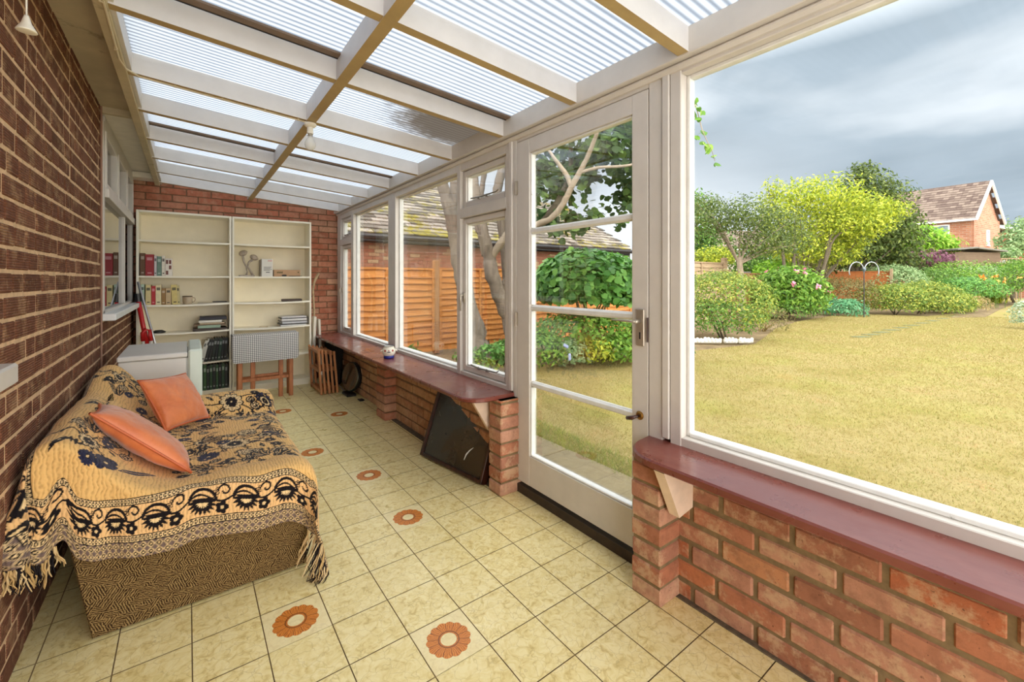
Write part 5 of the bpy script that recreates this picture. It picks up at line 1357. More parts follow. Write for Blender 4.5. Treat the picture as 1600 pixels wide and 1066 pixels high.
# ---- neighbour's long low building
Bn = thing('neighbour_bungalow', 'long single storey brick building with a mossy tiled roof behind the orange fence', 'building', (5.5, 9.3, GZ))
bb, gg = brick_wall('x', -6, 11.3, GZ, 2.2, 9.25, -1, None, bl=.222, bh=.065, joint=.011, depth=.2, proud=.004, jit=.001, bevel=0)
gg.build('mortar', M['mortar_back'], Bn); bb.build('brick_wall', M['brick_out'], Bn)
m = MB(); m.box(11.1, 11.3, 9.3, 15, GZ, 2.2); m.add([(11.2, 9.1, 2.15), (11.2, 14.9, 2.15), (11.2, 12, 3.8)], [(0, 1, 2)]); m.build('gable_wall', M['brick_out'], Bn)
EY, EZ, RY_, RZ_ = 8.98, 2.22, 12.0, 3.98
sl = Vector((0, RY_ - EY, RZ_ - EZ)); SL = sl.length; sn = sl.normalized(); nn_ = Vector((0, -sn.z, sn.y))
m = MB(); nr = int(SL / .20); R = Matrix((Vector((1, 0, 0)), sn, nn_)).transposed(); tilt = R @ Matrix.Rotation(math.radians(-7), 3, 'X')
for i in range(nr):
    v = (i + .5) * SL / nr
    for j in range(int(18 / .30)):
        u = -6.5 + (j + .5 * (i % 2)) * .30
        if u > 11.45: continue
        c = Vector((u + .15, EY, EZ)) + sn * v + nn_ * (.03 + random.uniform(-.004, .006)); m.obox(c, (.290, SL / nr * 1.2, .026), tilt)
m.build('roof_tiles', M['roof_moss'], Bn)
m = MB(); m.add([(-6.5, EY + .1, EZ), (11.55, EY + .1, EZ), (11.55, RY_, RZ_ - .03), (-6.5, RY_, RZ_ - .03), (-6.5, 15.02, EZ), (11.55, 15.02, EZ)], [(0, 1, 2, 3), (3, 2, 5, 4)]); m.build('roof_deck', M['felt'], Bn)
m = MB()
for j in range(42): m.lathe([(.09, -.21), (.11, .21)], (-6.3 + j * .43, RY_, RZ_ + .01), 8, Matrix.Rotation(PI / 2, 3, 'Y'))
m.build('ridge_tiles', M['roof_moss'], Bn)
MB().tube([(-6.5, EY - .03, EZ - .05), (11.55, EY - .03, EZ - .05)], .058, 8).build('gutter', M['gutter'], Bn)
MB().box(-6.5, 11.5, EY + .02, EY + .05, EZ - .17, EZ - .02).box(-6.5, 11.5, EY + .02, 9.26, EZ - .17, EZ - .15).build('fascia', M['gutter'], Bn)
m = MB(); m.tube([(11.5, EY, EZ - .03), (11.5, RY_, RZ_ + .05), (11.5, 15, EZ)], .045, 6); m.build('verge', M['gutter'], Bn)

# ---- orange lap fence: every panel and post
def lap_panel(x0, x1, y, z0, z1, mat, mat2, label, group, seed, slope=0.0):
    o = thing('lap_fence', label, 'fence', ((x0 + x1) / 2, y, z0), group); rr = random.Random(seed)
    m = MB(); n = int((z1 - z0) / .105); Ns = 14
    for i in range(n):
        zb = z0 + (z1 - z0 - .06) * i / n; ht = (z1 - z0) / n * 1.28; ph = rr.uniform(0, 9); f1 = rr.uniform(3, 7)
        vs = []
        for k_ in range(Ns + 1):
            x = x0 + (x1 - x0) * k_ / Ns; wv = .007 * math.sin(f1 * x + ph) + .004 * math.sin(3.1 * f1 * x) + (.012 if rr.random() < .05 else 0)
            vs += [(x, y - .040, zb + wv), (x, y - .026, zb + wv), (x, y + .002, zb + ht), (x, y - .004, zb + ht)]
        fs = []
        for k_ in range(Ns):
            for q in range(4): fs.append((4 * k_ + q, 4 * k_ + (q + 1) % 4, 4 * k_ + 4 + (q + 1) % 4, 4 * k_ + 4 + q))
        m.add(vs, fs)
    b_ = m.build('lap_boards', M[mat], o); bm_fix(b_)
    MB().box(x0, x1, y - .032, y + .01, z1 - .035, z1 + .004, .003).build('top_rail', M[mat], o)
    for x in (x0, (x0 + x1) / 2 - .02, x1 - .045): MB().box(x, x + .045, y - .058, y - .036, z0, z1 - .03, .003).build('batten', M[mat], o)
    return o
FY = 7.05; px0 = [-.10, 1.73, 3.56, 5.39, 7.22, 9.05, 10.88]
fl = ['orange lap fence panel beyond the far corner of the windows', 'orange lap fence panel left of the tall fence post', 'orange lap fence panel right of the tall post, behind the grey tree trunks', 'orange lap fence panel behind the large leafy bush', 'orange lap fence panel hidden deep behind the bush, second from the trunks', 'orange lap fence panel far behind the door glazing']
for i in range(6):
    lap_panel(px0[i] + .05, px0[i + 1] - .05, FY, GZ + .05, 1.47 - .01 * (i % 2), 'fence', 'fence', fl[i], 'orange lap fence panels', i)
    m = MB(); x = px0[i + 1]; m.box(x - .048, x + .048, FY - .055, FY + .04, GZ, 1.60 if i == 1 else 1.50, .004); o = m.build('fence_post', M['fence_post'])
    setp(o, ['square timber fence post left of the fixed window mullion', 'tall square fence post rising above the orange panels in the big window', 'fence post behind the twin grey trunks', 'fence post hidden behind the ivy leaved bush', 'fence post behind the bush seen through the door', 'last post of the orange lap fence'][i], 'fence post', 'posts of the orange fence')
for i, (a, b_, z1) in enumerate(((11.0, 13.6, 1.80),)):
    lap_panel(a, b_, FY, GZ, z1, 'fence_pale', 'fence_pale', 'pale weathered lap fence panel with a pale post above the rounded shrub', 'pale fence', 20 + i)
o = MB().box(13.60, 13.76, FY - .08, FY + .06, GZ, 1.96, .01).build('fence_post', M['fence_pale']); setp(o, 'thick pale concrete coloured fence post behind the rounded shrub', 'fence post')
def board_fence(p0, p1, z0, z1, mat, label, posts=True, nm='board_fence'):
    p0, p1 = Vector((*p0, 0)), Vector((*p1, 0)); L = (p1 - p0).length; d = (p1 - p0).normalized(); o = thing(nm, label, 'fence', ((p0.x + p1.x) / 2, (p0.y + p1.y) / 2, z0)); m = MB(); ang = math.atan2(d.y, d.x); R = Matrix.Rotation(ang, 3, 'Z')
    n = int(L / .12)
    for i in range(n): m.obox(p0 + d * (L * (i + .5) / n) + Vector((0, 0, (z0 + z1) / 2)) + R @ Vector((0, .012 * (i % 2), 0)), (L / n * 1.08, .016, z1 - z0), R)
    m.build('vertical_boards', M[mat], o); MB().obox((p0 + p1) / 2 + Vector((0, 0, z1 + .01)), (L, .05, .03), R).build('capping_rail', M[mat], o)
    if posts:
        k_ = max(1, int(L / 2.4))
        for i in range(k_ + 1): MB().obox(p0 + d * (L * i / k_) + Vector((0, 0, (z0 + z1 + .12) / 2)) + R @ Vector((0, -.05, 0)), (.10, .10, z1 - z0 + .12), R, .005).build('post', M['fence_pale'], o)
    return o
board_fence((13.8, 7.0), (18.4, 7.4), GZ, 1.47, 'fence_brown', 'low brown upright board fence behind the pale barked tree')
board_fence((26.0, 10.6), (26.1, 5.6), GZ, 1.66, 'fence_far', 'bright orange board fence at the far side under the trees')
board_fence((18.4, 7.4), (26.0, 10.6), GZ, 1.45, 'fence_brown', 'brown board fence running behind the multi stemmed yellow tree', nm='boundary_fence')

# ---- the near tree: grey forked trunks and heart leaved canopy
def limb(parent, name, pts, rads, mat, n=12): 
    """smooth limb through points"""
    P_ = [Vector(p) for p in pts]; Q = []; Rr = []
    for i in range(len(P_) - 1):
        a = P_[max(0, i - 1)]; b_ = P_[i]; c = P_[i + 1]; d = P_[min(len(P_) - 1, i + 2)]
        for k_ in range(5):
            t_ = k_ / 5; Q.append(.5 * ((2 * b_) + (-a + c) * t_ + (2 * a - 5 * b_ + 4 * c - d) * t_ * t_ + (-a + 3 * b_ - 3 * c + d) * t_ ** 3)); Rr.append(rads[i] * (1 - t_) + rads[i + 1] * t_)
    Q.append(P_[-1]); Rr.append(rads[-1]); rr = random.Random(len(pts))
    Q = [q + Vector((rr.uniform(-1, 1), rr.uniform(-1, 1), 0)) * Rr[i] * .10 for i, q in enumerate(Q)]
    return MB().tube(Q, [r * (1 + rr.uniform(-.06, .06)) for r in Rr], n).build(name, mat, parent, smooth=True)
tr = thing('redbud_tree', 'near tree with smooth grey forked trunks and heart shaped leaves outside the windows', 'tree', tuple(on_ground(748, 575)))
tb = on_ground(744, 578); tb = Vector((tb.x, tb.y, GZ - .05))
limb(tr, 'trunk', [tb, at(741, 530, 6.45), at(731, 480, 6.4), at(720, 420, 6.4), at(712, 370, 6.4), at(704, 335, 6.3), at(694, 298, 6.2), at(684, 255, 6.1), at(672, 190, 6.0), at(660, 60, 5.9)], [.27, .19, .14, .12, .11, .095, .085, .075, .065, .04], M['bark'], 14)
limb(tr, 'branch', [at(704, 340, 6.3), at(709, 300, 6.4), at(712, 250, 6.5), at(716, 120, 6.7)], [.07, .062, .058, .04], M['bark'])
t2 = on_ground(812, 566); t2 = Vector((t2.x, t2.y, GZ - .05))
limb(tr, 'trunk', [t2, at(803, 530, 6.2), at(795, 500, 6.2), at(780, 462, 6.15), at(768, 425, 6.1), at(764, 400, 6.1), at(757, 368, 6.0), at(750, 335, 6.0), at(744, 300, 5.9), at(740, 262, 5.9), at(734, 150, 5.8), at(728, 0, 5.7)], [.14, .11, .10, .098, .10, .082, .072, .066, .058, .054, .05, .03], M['bark'], 14)
limb(tr, 'branch', [at(766, 405, 6.1), at(780, 383, 6.05), at(795, 362, 6.0), at(818, 300, 5.9), at(836, 200, 5.8)], [.055, .058, .055, .05, .03], M['bark_pale'])
limb(tr, 'branch', [at(758, 400, 6.2), at(752, 370, 6.25), at(745, 345, 6.3), at(752, 300, 6.3), at(757, 262, 6.3), at(762, 150, 6.3)], [.05, .05, .045, .04, .038, .03], M['bark'])
limb(tr, 'branch', [at(785, 450, 6.2), at(790, 440, 6.15), at(797, 432, 6.1)], [.06, .05, .03], M['bark'])
limb(tr, 'branch', [at(796, 480, 6.3), at(790, 400, 6.3), at(782, 345, 6.25), at(776, 310, 6.2), at(782, 275, 6.15), at(793, 240, 6.1), at(812, 100, 6.0)], [.075, .065, .06, .068, .068, .062, .04], M['bark'])
limb(tr, 'branch', [at(810, 380, 5.0), at(838, 352, 4.9), at(860, 342, 4.8), at(880, 318, 4.75), at(893, 292, 4.7), at(905, 270, 4.65), at(918, 245, 4.6), at(930, 215, 4.5), at(955, 150, 4.4), at(990, 60, 4.2)], [.05, .038, .034, .033, .032, .029, .025, .02, .016, .008], M['bark_pale'])
limb(tr, 'branch', [at(893, 292, 4.7), at(884, 272, 4.75), at(868, 250, 4.8), at(850, 225, 4.9)], [.03, .026, .02, .012], M['bark_pale'])
limb(tr, 'branch', [at(905, 270, 4.65), at(935, 262, 4.6), at(985, 258, 4.5), at(1040, 240, 4.4)], [.02, .016, .013, .008], M['bark_pale'])
limb(tr, 'branch', [at(845, 352, 5.4), at(868, 320, 5.3), at(885, 290, 5.3), at(892, 255, 5.3), at(890, 190, 5.3)], [.045, .04, .036, .03, .022], M['bark_dark'])
limb(tr, 'branch', [at(1020, 60, 4.1), at(1060, 110, 3.95), at(1085, 160, 3.85), at(1098, 205, 3.8), at(1112, 235, 3.78), at(1117, 252, 3.78)], [.012, .008, .005, .004, .003, .002], M['bark_pale'], 6)
cl = []; rr = random.Random(9)
for _ in range(250):
    px = rr.uniform(828, 1066); py = rr.uniform(40, 345); 
    if py > 300 and 880 < px < 960 and rr.random() < .5: continue
    cl.append((at(px, py, rr.uniform(4.9, 6.8)), rr.uniform(.14, .32), 46))
for px, py, t_ in ((850, 350, 5), (875, 362, 4.9), (906, 352, 4.8), (930, 330, 4.8), (970, 345, 4.9), (842, 300, 5.2)): cl.append((at(px, py, t_), .12, 14))
PP = []; NN = []
for c, r, n in cl:
    d = dirs(n); PP.append(np.array(c) + d * r * RNG.uniform(.2, 1, (n, 1)) * np.array([1, 1, .75])); NN.append(d * .3 + np.array([-.3, -.5, .55]))
PP = np.concatenate(PP); NN = np.concatenate(NN)
fx = PP[:, 0] * SY + PP[:, 1] * CY; pxx = 800 + 679 * (PP[:, 0] * CY - PP[:, 1] * SY) / fx
k_ = (pxx > 826) & (pxx < 1070); PP, NN = PP[k_], NN[k_]
leaf_cloud(PP, NN, .078, 1, M['lf_redbud'], 'heart_leaves', tr, disc=True, droop=.6)
tw = [(1086, 158), (1082, 165), (1091, 168), (1097, 174), (1084, 182), (1093, 184), (1080, 200), (1088, 212), (1096, 207), (1100, 222), (1108, 226), (1106, 236), (1112, 244), (1117, 255)]
leaf_cloud(np.array([at(a, b_, 3.8) for a, b_ in tw for _ in (0, 1)]), np.repeat([[-.5, -.6, .3]], len(tw) * 2, 0), .055, 1, M['lf_hyd'], 'hanging_twig_leaves', tr, disc=True, droop=1.0)
# stump with ivy, bed plants
sp = on_ground(774, 563); o = thing('tree_stump', 'jagged rotten tree stump with ivy between the grey trunks', 'stump', (sp.x, sp.y, GZ))
m = MB(); rr = random.Random(2)
for i in range(14): a = 2 * PI * i / 14; h = rr.uniform(.16, .34); m.tube([(sp.x + .17 * math.cos(a), sp.y + .17 * math.sin(a), GZ), (sp.x + .15 * math.cos(a), sp.y + .15 * math.sin(a), GZ + h)], [.05, .012], 5)
m.lathe([(.18, 0), (.15, .18), (.02, .16)], (sp.x, sp.y, GZ), 12); m.build('broken_wood', M['bark_dark'], o)
P_, Nn = blob_pts((sp.x + .05, sp.y - .28, .10), (.26, .16, .22), 150, 4); leaf_cloud(P_, Nn, .08, .8, M['lf_ivy'], 'ivy_leaves', o, True)

# ---- beds: (name, label, category, px, py of centre, distance, rx, rz, leaves, leaf size, material, aspect, flat factor)
def put(name, label, px, py, t_, rx, rz, n, size, mat, asp=.45, cat='shrub', seed=1, nst=3, disc=False, ry=None, **kw):
    c = at(px, py, t_); return shrub(name, label, cat, (c.x, c.y, c.z), (rx, ry or rx, rz), n, size, mat, asp, seed, nst, disc, **kw)
put('ivy_bush', 'large rounded bush of overlapping pointed green leaves seen through the door', 922, 442, 7.6, .92, .50, 6200, .10, 'lf_ivy', .85, seed=3, nst=7, disc=True, shell=.72, cat='bush', stem_mat='straw_leaf', droop=.9)
put('bed_shrub', 'leafy shadowed undergrowth below the large pointed leaf bush', 925, 518, 7.4, 1.05, .34, 2600, .075, 'lf_hyd', .7, seed=8, nst=0, cat='undergrowth')
for i, (px, py, t_, rx, rz, mt) in enumerate(((845, 548, 6.4, .32, .24, 'lf_hyd'), (888, 552, 6.5, .28, .17, 'lf_pale'), (925, 548, 6.6, .30, .17, 'lf_yellow'), (965, 545, 6.7, .32, .20, 'lf_hyd'), (1008, 540, 7.0, .34, .2, 'lf_gold'), (1050, 538, 7.3, .3, .2, 'lf_mid'))):
    put('flower_bed_plant', ['leafy green plant at the left end of the bed outside the door', 'pale green low plant with blue scraps in the bed outside the door', 'yellowing low plant in the middle of the bed outside the door', 'green low plant below the right side of the large bush', 'gold tinted low plant hidden behind the door frame', 'green low plant beside the rounded corner shrub'][i], px, py + 1, t_, rx * 1.1, rz * 1.15, 900, .07, mt, .5, cat='plant', seed=30 + i, nst=0, group='low plants in the bed outside the door')
for i, (px, py) in enumerate(((884, 541), (890, 558))):
    c = at(px, py, 6.1); m = MB().obox(c, (.10, .03, .05), Matrix.Rotation(.5 + i, 3, 'Y'), .012); setp(m.build('flower_pot_scrap', M['blue_fl']), ['upper crumpled blue grey scrap lying in the bed outside the door', 'lower crumpled blue grey scrap lying in the bed outside the door'][i], 'scrap')
put('corner_seedling', 'pointed green seedling at the foot of the orange fence', 641, 549, 7.0, .16, .08, 60, .14, 'lf_mid', .28, cat='plant', seed=5, nst=0)
for i, (px, py, t_) in enumerate(((735, 560, 5.9), (765, 552, 6.0), (790, 545, 6.2), (755, 575, 5.6))):
    put('ground_plant', ['low green plant left at the foot of the grey trunk', 'low green plant in front of the rotten stump', 'low green plant right of the rotten stump', 'yellowing low plant nearest the open casement window'][i], px, py, t_, .22, .12, 170, .06, ['lf_mid', 'lf_ivy', 'lf_ivy', 'lf_gold'][i], .6, cat='plant', seed=60 + i, nst=1)
put('rounded_shrub', 'dense rounded green shrub with yellow tips beside the near window post', 1126, 474, 9.9, .98, .70, 7000, .062, 'lf_gold', .5, seed=12, nst=3, shell=.7)
put('rounded_shrub_skirt', 'dark green lower growth in front of the rounded shrub', 1116, 500, 9.5, .86, .42, 2600, .058, 'lf_mid', .5, seed=13, nst=0, cat='undergrowth')
put('twiggy_plant', 'dry twiggy plant between the rounded shrub and the pink flowered shrub', 1192, 500, 11.2, .62, .34, 900, .09, 'lf_olive', .25, seed=14, nst=6, cat='plant', stem_mat='straw_leaf')
for i, (px, w, n_) in enumerate(((1104, .58, 0), (1141, .28, 1), (1165, .32, 2))):
    g = on_ground(px, 537); m = MB(); dd = Vector((CY, -SY, 0)); R = Matrix.Rotation(-YAW + .1 * (i - 1), 3, 'Z'); rr = random.Random(i + 4); k_ = int(w / .07)
    m.obox((g.x, g.y, GZ + .055), (w, .07, .09), R, .02)
    for q in range(k_): m.obox(Vector((g.x, g.y, GZ + .075)) + R @ Vector(((q + .5) * w / k_ - w / 2, -.02, rr.uniform(-.015, .015))), (.06, .06, .10), R @ Matrix.Rotation(rr.uniform(-.3, .3), 3, 'Y'), .018)
    setp(m.build('edging_stone', M['stone_white']), ['longest white rough edging block on the lawn below the rounded shrub', 'middle white rough edging block of the row on the lawn', 'rightmost white rough edging block of the row on the lawn'][i], 'edging stone', 'white edging blocks')
put('hydrangea', 'green broad leaved shrub with pink flower heads beyond the lawn corner', 1232, 458, 15.0, 1.18, .88, 4600, .17, 'lf_hyd', .36, seed=17, nst=4, shell=.42, extra=[('pink_flower_head', 'pink', 14, .07, 24)])
put('hydrangea_understory', 'dark low leaves under the pink flowered shrub', 1225, 484, 14.6, 1.0, .32, 1200, .10, 'lf_mid', .4, seed=18, nst=0, cat='undergrowth')
put('olive_shrub', 'dull olive brown twiggy shrub between the pink flowered shrub and the bird feeder pole', 1314, 464, 17.2, 1.25, .72, 5200, .07, 'lf_olive', .45, seed=19, nst=4)
put('blue_green_clump', 'low blue green fleshy leaved clump left of the feeder pole foot', 1317, 482, 16.0, .66, .34, 1100, .13, 'lf_teal', .4, seed=20, nst=0, cat='plant')
for i, (px, py, t_, rx, rz) in enumerate(((1395, 470, 16.6, 1.1, .62), (1440, 468, 17.0, 1.2, .66), (1478, 474, 17.6, .9, .5))):
    put('spreading_shrub', ['wide layered green shrub just right of the feeder pole', 'middle of the wide layered green shrubs at the lawn edge', 'right hand end of the wide layered green shrubs by the bare soil'][i], px, py, t_, rx, rz, 3800, .10, 'lf_gold', .42, seed=21 + i, nst=3, group='layered shrubs at the lawn edge')
put('grass_clump', 'low golden brown dry plant beside the bare soil patch', 1521, 476, 18.0, .55, .35, 800, .10, 'straw_leaf', .2, seed=26, nst=0, cat='plant')
for i, (px, py, t_, rx, rz, mt, sz) in enumerate(((1392, 438, 21, 1.3, .75, 'lf_pale', .12), (1440, 444, 22, 1.5, .8, 'lf_mid', .12), (1490, 440, 23, 1.5, .85, 'lf_hyd', .13), (1532, 440, 24, 1.6, .85, 'lf_pale', .13), (1580, 436, 25, 1.8, 1.0, 'lf_mid', .13), (1618, 436, 22, 1.4, 1.0, 'lf_hyd', .13), (1510, 452, 20.5, 1.2, .55, 'lf_ivy', .11))):
    put('border_shrub', ['pale feathery shrub left of the purple bush', 'mid green shrub in front of the purple bush', 'tall mid green shrub in front of the brown shed', 'pale arching shrub before the right end of the shed', 'lime green shrub behind the orange flowers', 'green shrub at the right edge of the big window', 'low fresh green shrub left of the orange flowers'][i], px, py, t_, rx, rz, 3200, sz, mt, .4, seed=40 + i, nst=3)
g = on_ground(1548, 474); blades_clump('daylily_clump', 'bright yellow green arching strap leaves below the orange flowers', 'plant', (g.x, g.y, GZ), 420, .85, .035, M['lf_yellow'], 1.5, 3)
g2 = on_ground(1515, 478); blades_clump('daylily_clump', 'smaller yellow green arching clump left of the orange flowers', 'plant', (g2.x, g2.y, GZ), 240, .7, .03, M['lf_yellow'], 1.3, 5)
o = thing('orange_daylily', 'group of orange lily flowers on tall stems at the right of the garden', 'flowers', (g.x + .9, g.y + .3, GZ)); rr = random.Random(8)
for i in range(13):
    q = at(rr.uniform(1532, 1592), rr.uniform(430, 447), 20.2); MB().tube([(q.x, q.y, GZ), tuple(q)], .008, 4).build('flower_stem', M['lf_mid'], o)
    leaf_cloud(np.repeat([list(q)], 7, 0), dirs(7, .3), .15, .5, M['orange_fl'], 'orange_flower', o, False, 0)
put('variegated_shrub', 'pale variegated shrub cut by the right edge of the view', 1606, 492, 11.5, .32, .40, 900, .07, 'lf_varieg', .5, seed=51, nst=2)
sheet('bare_ground', [tuple(on_ground(x, y))[:2] for x, y in ((1486, 497), (1540, 496), (1562, 484), (1590, 473), (1560, 470), (1500, 482))], GZ + .012, M['soil'])
rr = random.Random(12)
for i in range(11):
    q = on_ground(1345 + i * 16, 527 - i * 3.6); m = MB().obox((q.x, q.y, GZ + .006), (.42, .20, .02), Matrix.Rotation(-.35 + rr.uniform(-.1, .1), 3, 'Z'), .008); setp(m.build('stepping_stone', flat('mossy_stone', (92, 94, 52))), 'flat mossy stepping stone, %s of the diagonal row crossing the lawn' % ORDS[i], 'stepping stone', 'stepping stones crossing the lawn')

# ---- trees beyond
def tree(name, label, base_px, t_, h_trunk, crown, mat, bark, leafsize, n, seed, r0=.12, nb=7, asp=.45, kind_cat='tree', upright=.0, disc=False, group=None):
    """crown: list of (px, py, t, rx, rz) lobes"""
    g = at(base_px, 438, t_); base = Vector((g.x, g.y, GZ)); o = thing(name, label, kind_cat, tuple(base), group); rr = random.Random(seed)
    top = base + Vector((rr.uniform(-.1, .1), rr.uniform(-.1, .1), h_trunk))
    if r0: limb(o, 'trunk', [base - Vector((0, 0, .05)), (base + top) / 2 + Vector((.04, -.03, 0)), top], [r0 * 1.25, r0, r0 * .85], bark, 10)
    PP, NN = [], []; lob = [(at(px, py, tt), rx, rz) for px, py, tt, rx, rz in crown]; tot = sum(rx * rx for _, rx, _ in lob)
    for c, rx, rz in lob:
        k_ = int(n * rx * rx / tot); P_, Nn = blob_pts(tuple(c), (rx, rx, rz), k_, seed + int(c.x * 7), .2, False, .16); PP.append(P_); NN.append(Nn)
        if r0:
            for _ in range(max(1, int(nb / len(lob)) + 1)):
                e = c + Vector((rr.uniform(-.6, .6) * rx, rr.uniform(-.6, .6) * rx, rr.uniform(-.5, .5) * rz)); mid = top * .5 + e * .5 + Vector((0, 0, rr.uniform(-.1, .25) * rz))
                limb(o, 'branch', [top - Vector((0, 0, .1 * h_trunk)), mid, e], [r0 * .40, r0 * .25, r0 * .08], bark, 6)
    PP = np.concatenate(PP); NN = np.concatenate(NN); PP[:, 2] = np.maximum(PP[:, 2], .1)
    leaf_cloud(PP, NN, leafsize, asp, M[mat], 'foliage', o, disc); return o
tree('pale_barked_tree', 'grey green tree with a straight pale trunk left of the yellow tree', 1157, 13.2, 2.0, [(1120, 345, 13.4, .9, .5), (1160, 335, 13.0, .9, .55), (1205, 350, 13.4, .9, .5), (1185, 382, 13.2, .8, .4), (1100, 320, 14, .6, .35), (1235, 375, 13.6, .6, .4)], 'lf_dark', M['bark_pale'], .09, 7500, 5, .09, 8)
tree('yellow_green_tree', 'broad bright yellow green tree with several dark leaning stems in the middle of the garden', 1262, 17.5, .5, [(1235, 312, 17.5, 1.15, .75), (1285, 305, 17.5, 1.25, .75), (1335, 322, 17.6, 1.1, .6), (1378, 330, 17.8, .9, .45), (1212, 345, 17.4, .9, .7), (1285, 350, 17.9, 1.4, .7), (1345, 352, 17.4, 1.0, .5), (1240, 385, 17.9, 1.1, .6), (1205, 295, 17.6, .35, .5), (1300, 395, 18.2, 1.0, .5), (1330, 375, 17.8, .7, .4)], 'lf_yellow', M['bark_dark'], .13, 15000, 6, .10, 9)
for a, b_, c in ((1232, 1208, 300), (1238, 1245, 310), (1272, 1325, 345), (1262, 1350, 345)):
    o = bpy.data.objects['yellow_green_tree']; q = at(a, 438, 17.3); limb(o, 'stem', [(q.x, q.y, GZ), at((a * 2 + b_) / 3, 405, 17.2), at((a + b_) / 2, 370, 17.2), at(b_, c, 17.4)], [.075, .06, .045, .02], M['bark_dark'], 8)
tree('dark_conifer', 'tall dark olive green tree with a pointed crown behind the yellow tree', 1341, 22, 1.4, [(1352, 292, 22, 1.1, .95), (1350, 345, 22, 1.8, 1.2), (1322, 385, 22, 1.6, 1.0), (1385, 370, 22, 1.5, 1.2), (1350, 268, 22, .6, .5), (1378, 310, 22, 1.2, 1.0), (1400, 350, 22, .9, 1.0), (1400, 405, 22, 1.1, .6), (1300, 400, 22.5, 1.1, .7)], 'lf_dark', M['bark_dark'], .20, 15000, 8, .28, 8)
tree('laurel', 'rounded bright green tree beneath the roof of the brick house', 1462, 29, .6, [(1436, 377, 29, 1.35, 1.0), (1464, 384, 29, 1.1, .7), (1418, 370, 29, 1.0, .85)], 'lf_lime', M['bark_dark'], .26, 4600, 9, .2, 4)
tree('purple_bush', 'purple leaved bush in front of the brown shed', 1447, 25, .3, [(1440, 405, 25, 1.0, .5), (1462, 408, 25, .8, .45)], 'lf_purple', M['bark_dark'], .16, 2200, 10, .1, 3, kind_cat='bush')
tree('fresh_green_tree', 'fresh green tree right of the brick house at the edge of the view', 1585, 31, .6, [(1592, 380, 31, 1.2, .9), (1612, 362, 31, 1.3, 1.1), (1574, 396, 30, .6, .4)], 'lf_pale', M['bark_dark'], .22, 4200, 11, .15, 4)
tree('pale_green_tree', 'pale green tree at the left edge of the big window', 1088, 24, .6, [(1085, 345, 24, 1.3, 1.6), (1100, 380, 24, 1.4, 1.0), (1070, 380, 24, 1.4, 1.6), (1078, 318, 24, .7, .7)], 'lf_mid', M['bark_dark'], .2, 5200, 13, .2, 5)
tree('small_yellow_bush', 'small yellow green bush above the pale lap fence', 1110, 20, .4, [(1112, 402, 20, .9, .5), (1128, 400, 20, .6, .4)], 'lf_yellow', M['bark_dark'], .15, 1500, 14, .08, 3, kind_cat='bush')
for i, (px, py, t_, rx, rz, mt) in enumerate(((1225, 410, 27, 2.2, 1.2, 'lf_dark'), (1290, 405, 29, 2.4, 1.3, 'lf_pale'), (1180, 412, 24, 1.3, .9, 'lf_mid'), (1405, 400, 31, 2.2, 1.3, 'lf_mid'), (1530, 412, 46, 2.4, .9, 'lf_mid'), (1620, 390, 40, 4.0, 2.6, 'lf_dark'), (1255, 420, 20.5, 1.0, .6, 'lf_olive'), (1215, 425, 18.5, .8, .5, 'lf_lime'))):
    tree('background_bush', ['dark bush behind the stems of the yellow tree', 'pale bush above the far orange fence', 'green bush behind the pale barked trunk', 'green bush left of the rounded bright tree', 'green bush behind the shed roof', 'dark distant tree at the right edge', 'brown green bush low behind the yellow tree stems', 'lime bush at the foot of the yellow tree'][i], px, t_, .3, [(px, py, t_, rx, rz)], mt, M['bark_dark'], .008 * t_, 2400, 70 + i, 0, 0, kind_cat='bush')
for i, (px, t_) in enumerate(((1690, 21), (1800, 19))):
    tree('boundary_bush', ['green boundary bush just past the view of the big window', 'second green boundary bush past the view of the big window'][i], px, t_, .3, [(px, 415, t_, 2.2, 1.5), (px + 40, 430, t_, 2.0, 1.1)], 'lf_mid', M['bark_dark'], .15, 2600, 83 + i, 0, 0, kind_cat='bush')
# tree line far beyond, closing the horizon
hl = []
for i in range(11):
    px = 840 + i * 85; c = at(px, 424, 62); P_, Nn = blob_pts((c.x, c.y, 1.0), (7, 7, 3.2 + 1.2 * math.sin(i * 2.1)), 900, 90 + i, .6); o = thing('distant_tree', 'distant tree, %s from the left in the far tree line beyond the gardens' % ORDS[i], 'tree', (c.x, c.y, GZ), 'distant tree line'); leaf_cloud(P_, Nn, .75, .6, M['lf_dark' if i % 2 else 'lf_mid'], 'foliage', o)

# ---- brick house, shed, other buildings
def tiled_slope(parent, p00, p10, p01, rows, cols, th, mat, name='roof_tiles'):
    """tiles over the parallelogram p00->p10 (along eaves), p00->p01 (up the slope)"""
    p00, p10, p01 = Vector(p00), Vector(p10), Vector(p01); e = p10 - p00; s = p01 - p00; en, sn_ = e.normalized(), s.normalized(); n_ = en.cross(sn_).normalized()
    if n_.z < 0: n_ = -n_
    R = Matrix((en, sn_, n_)).transposed() @ Matrix.Rotation(math.radians(-5), 3, 'X'); m = MB()
    for i in range(rows):
        for j in range(cols): m.obox(p00 + e * ((j + .5 + .25 * (i % 2)) / cols) + s * ((i + .5) / rows) + n_ * th, (e.length / cols * .97, s.length / rows * 1.25, th), R)
    m.build(name, mat, parent)
def gwall(m, a, b_, z0, z1, th=.2):
    a, b_ = Vector((*a, 0)), Vector((*b_, 0)); d = (b_ - a); R = Matrix.Rotation(math.atan2(d.y, d.x), 3, 'Z'); m.obox((a + b_) / 2 + Vector((0, 0, (z0 + z1) / 2)), (d.length, th, z1 - z0), R)
T0 = 34.0
cor = at(1519, 438, T0); z_e = H_CAM + (438 - 337) / 679 * T0; 
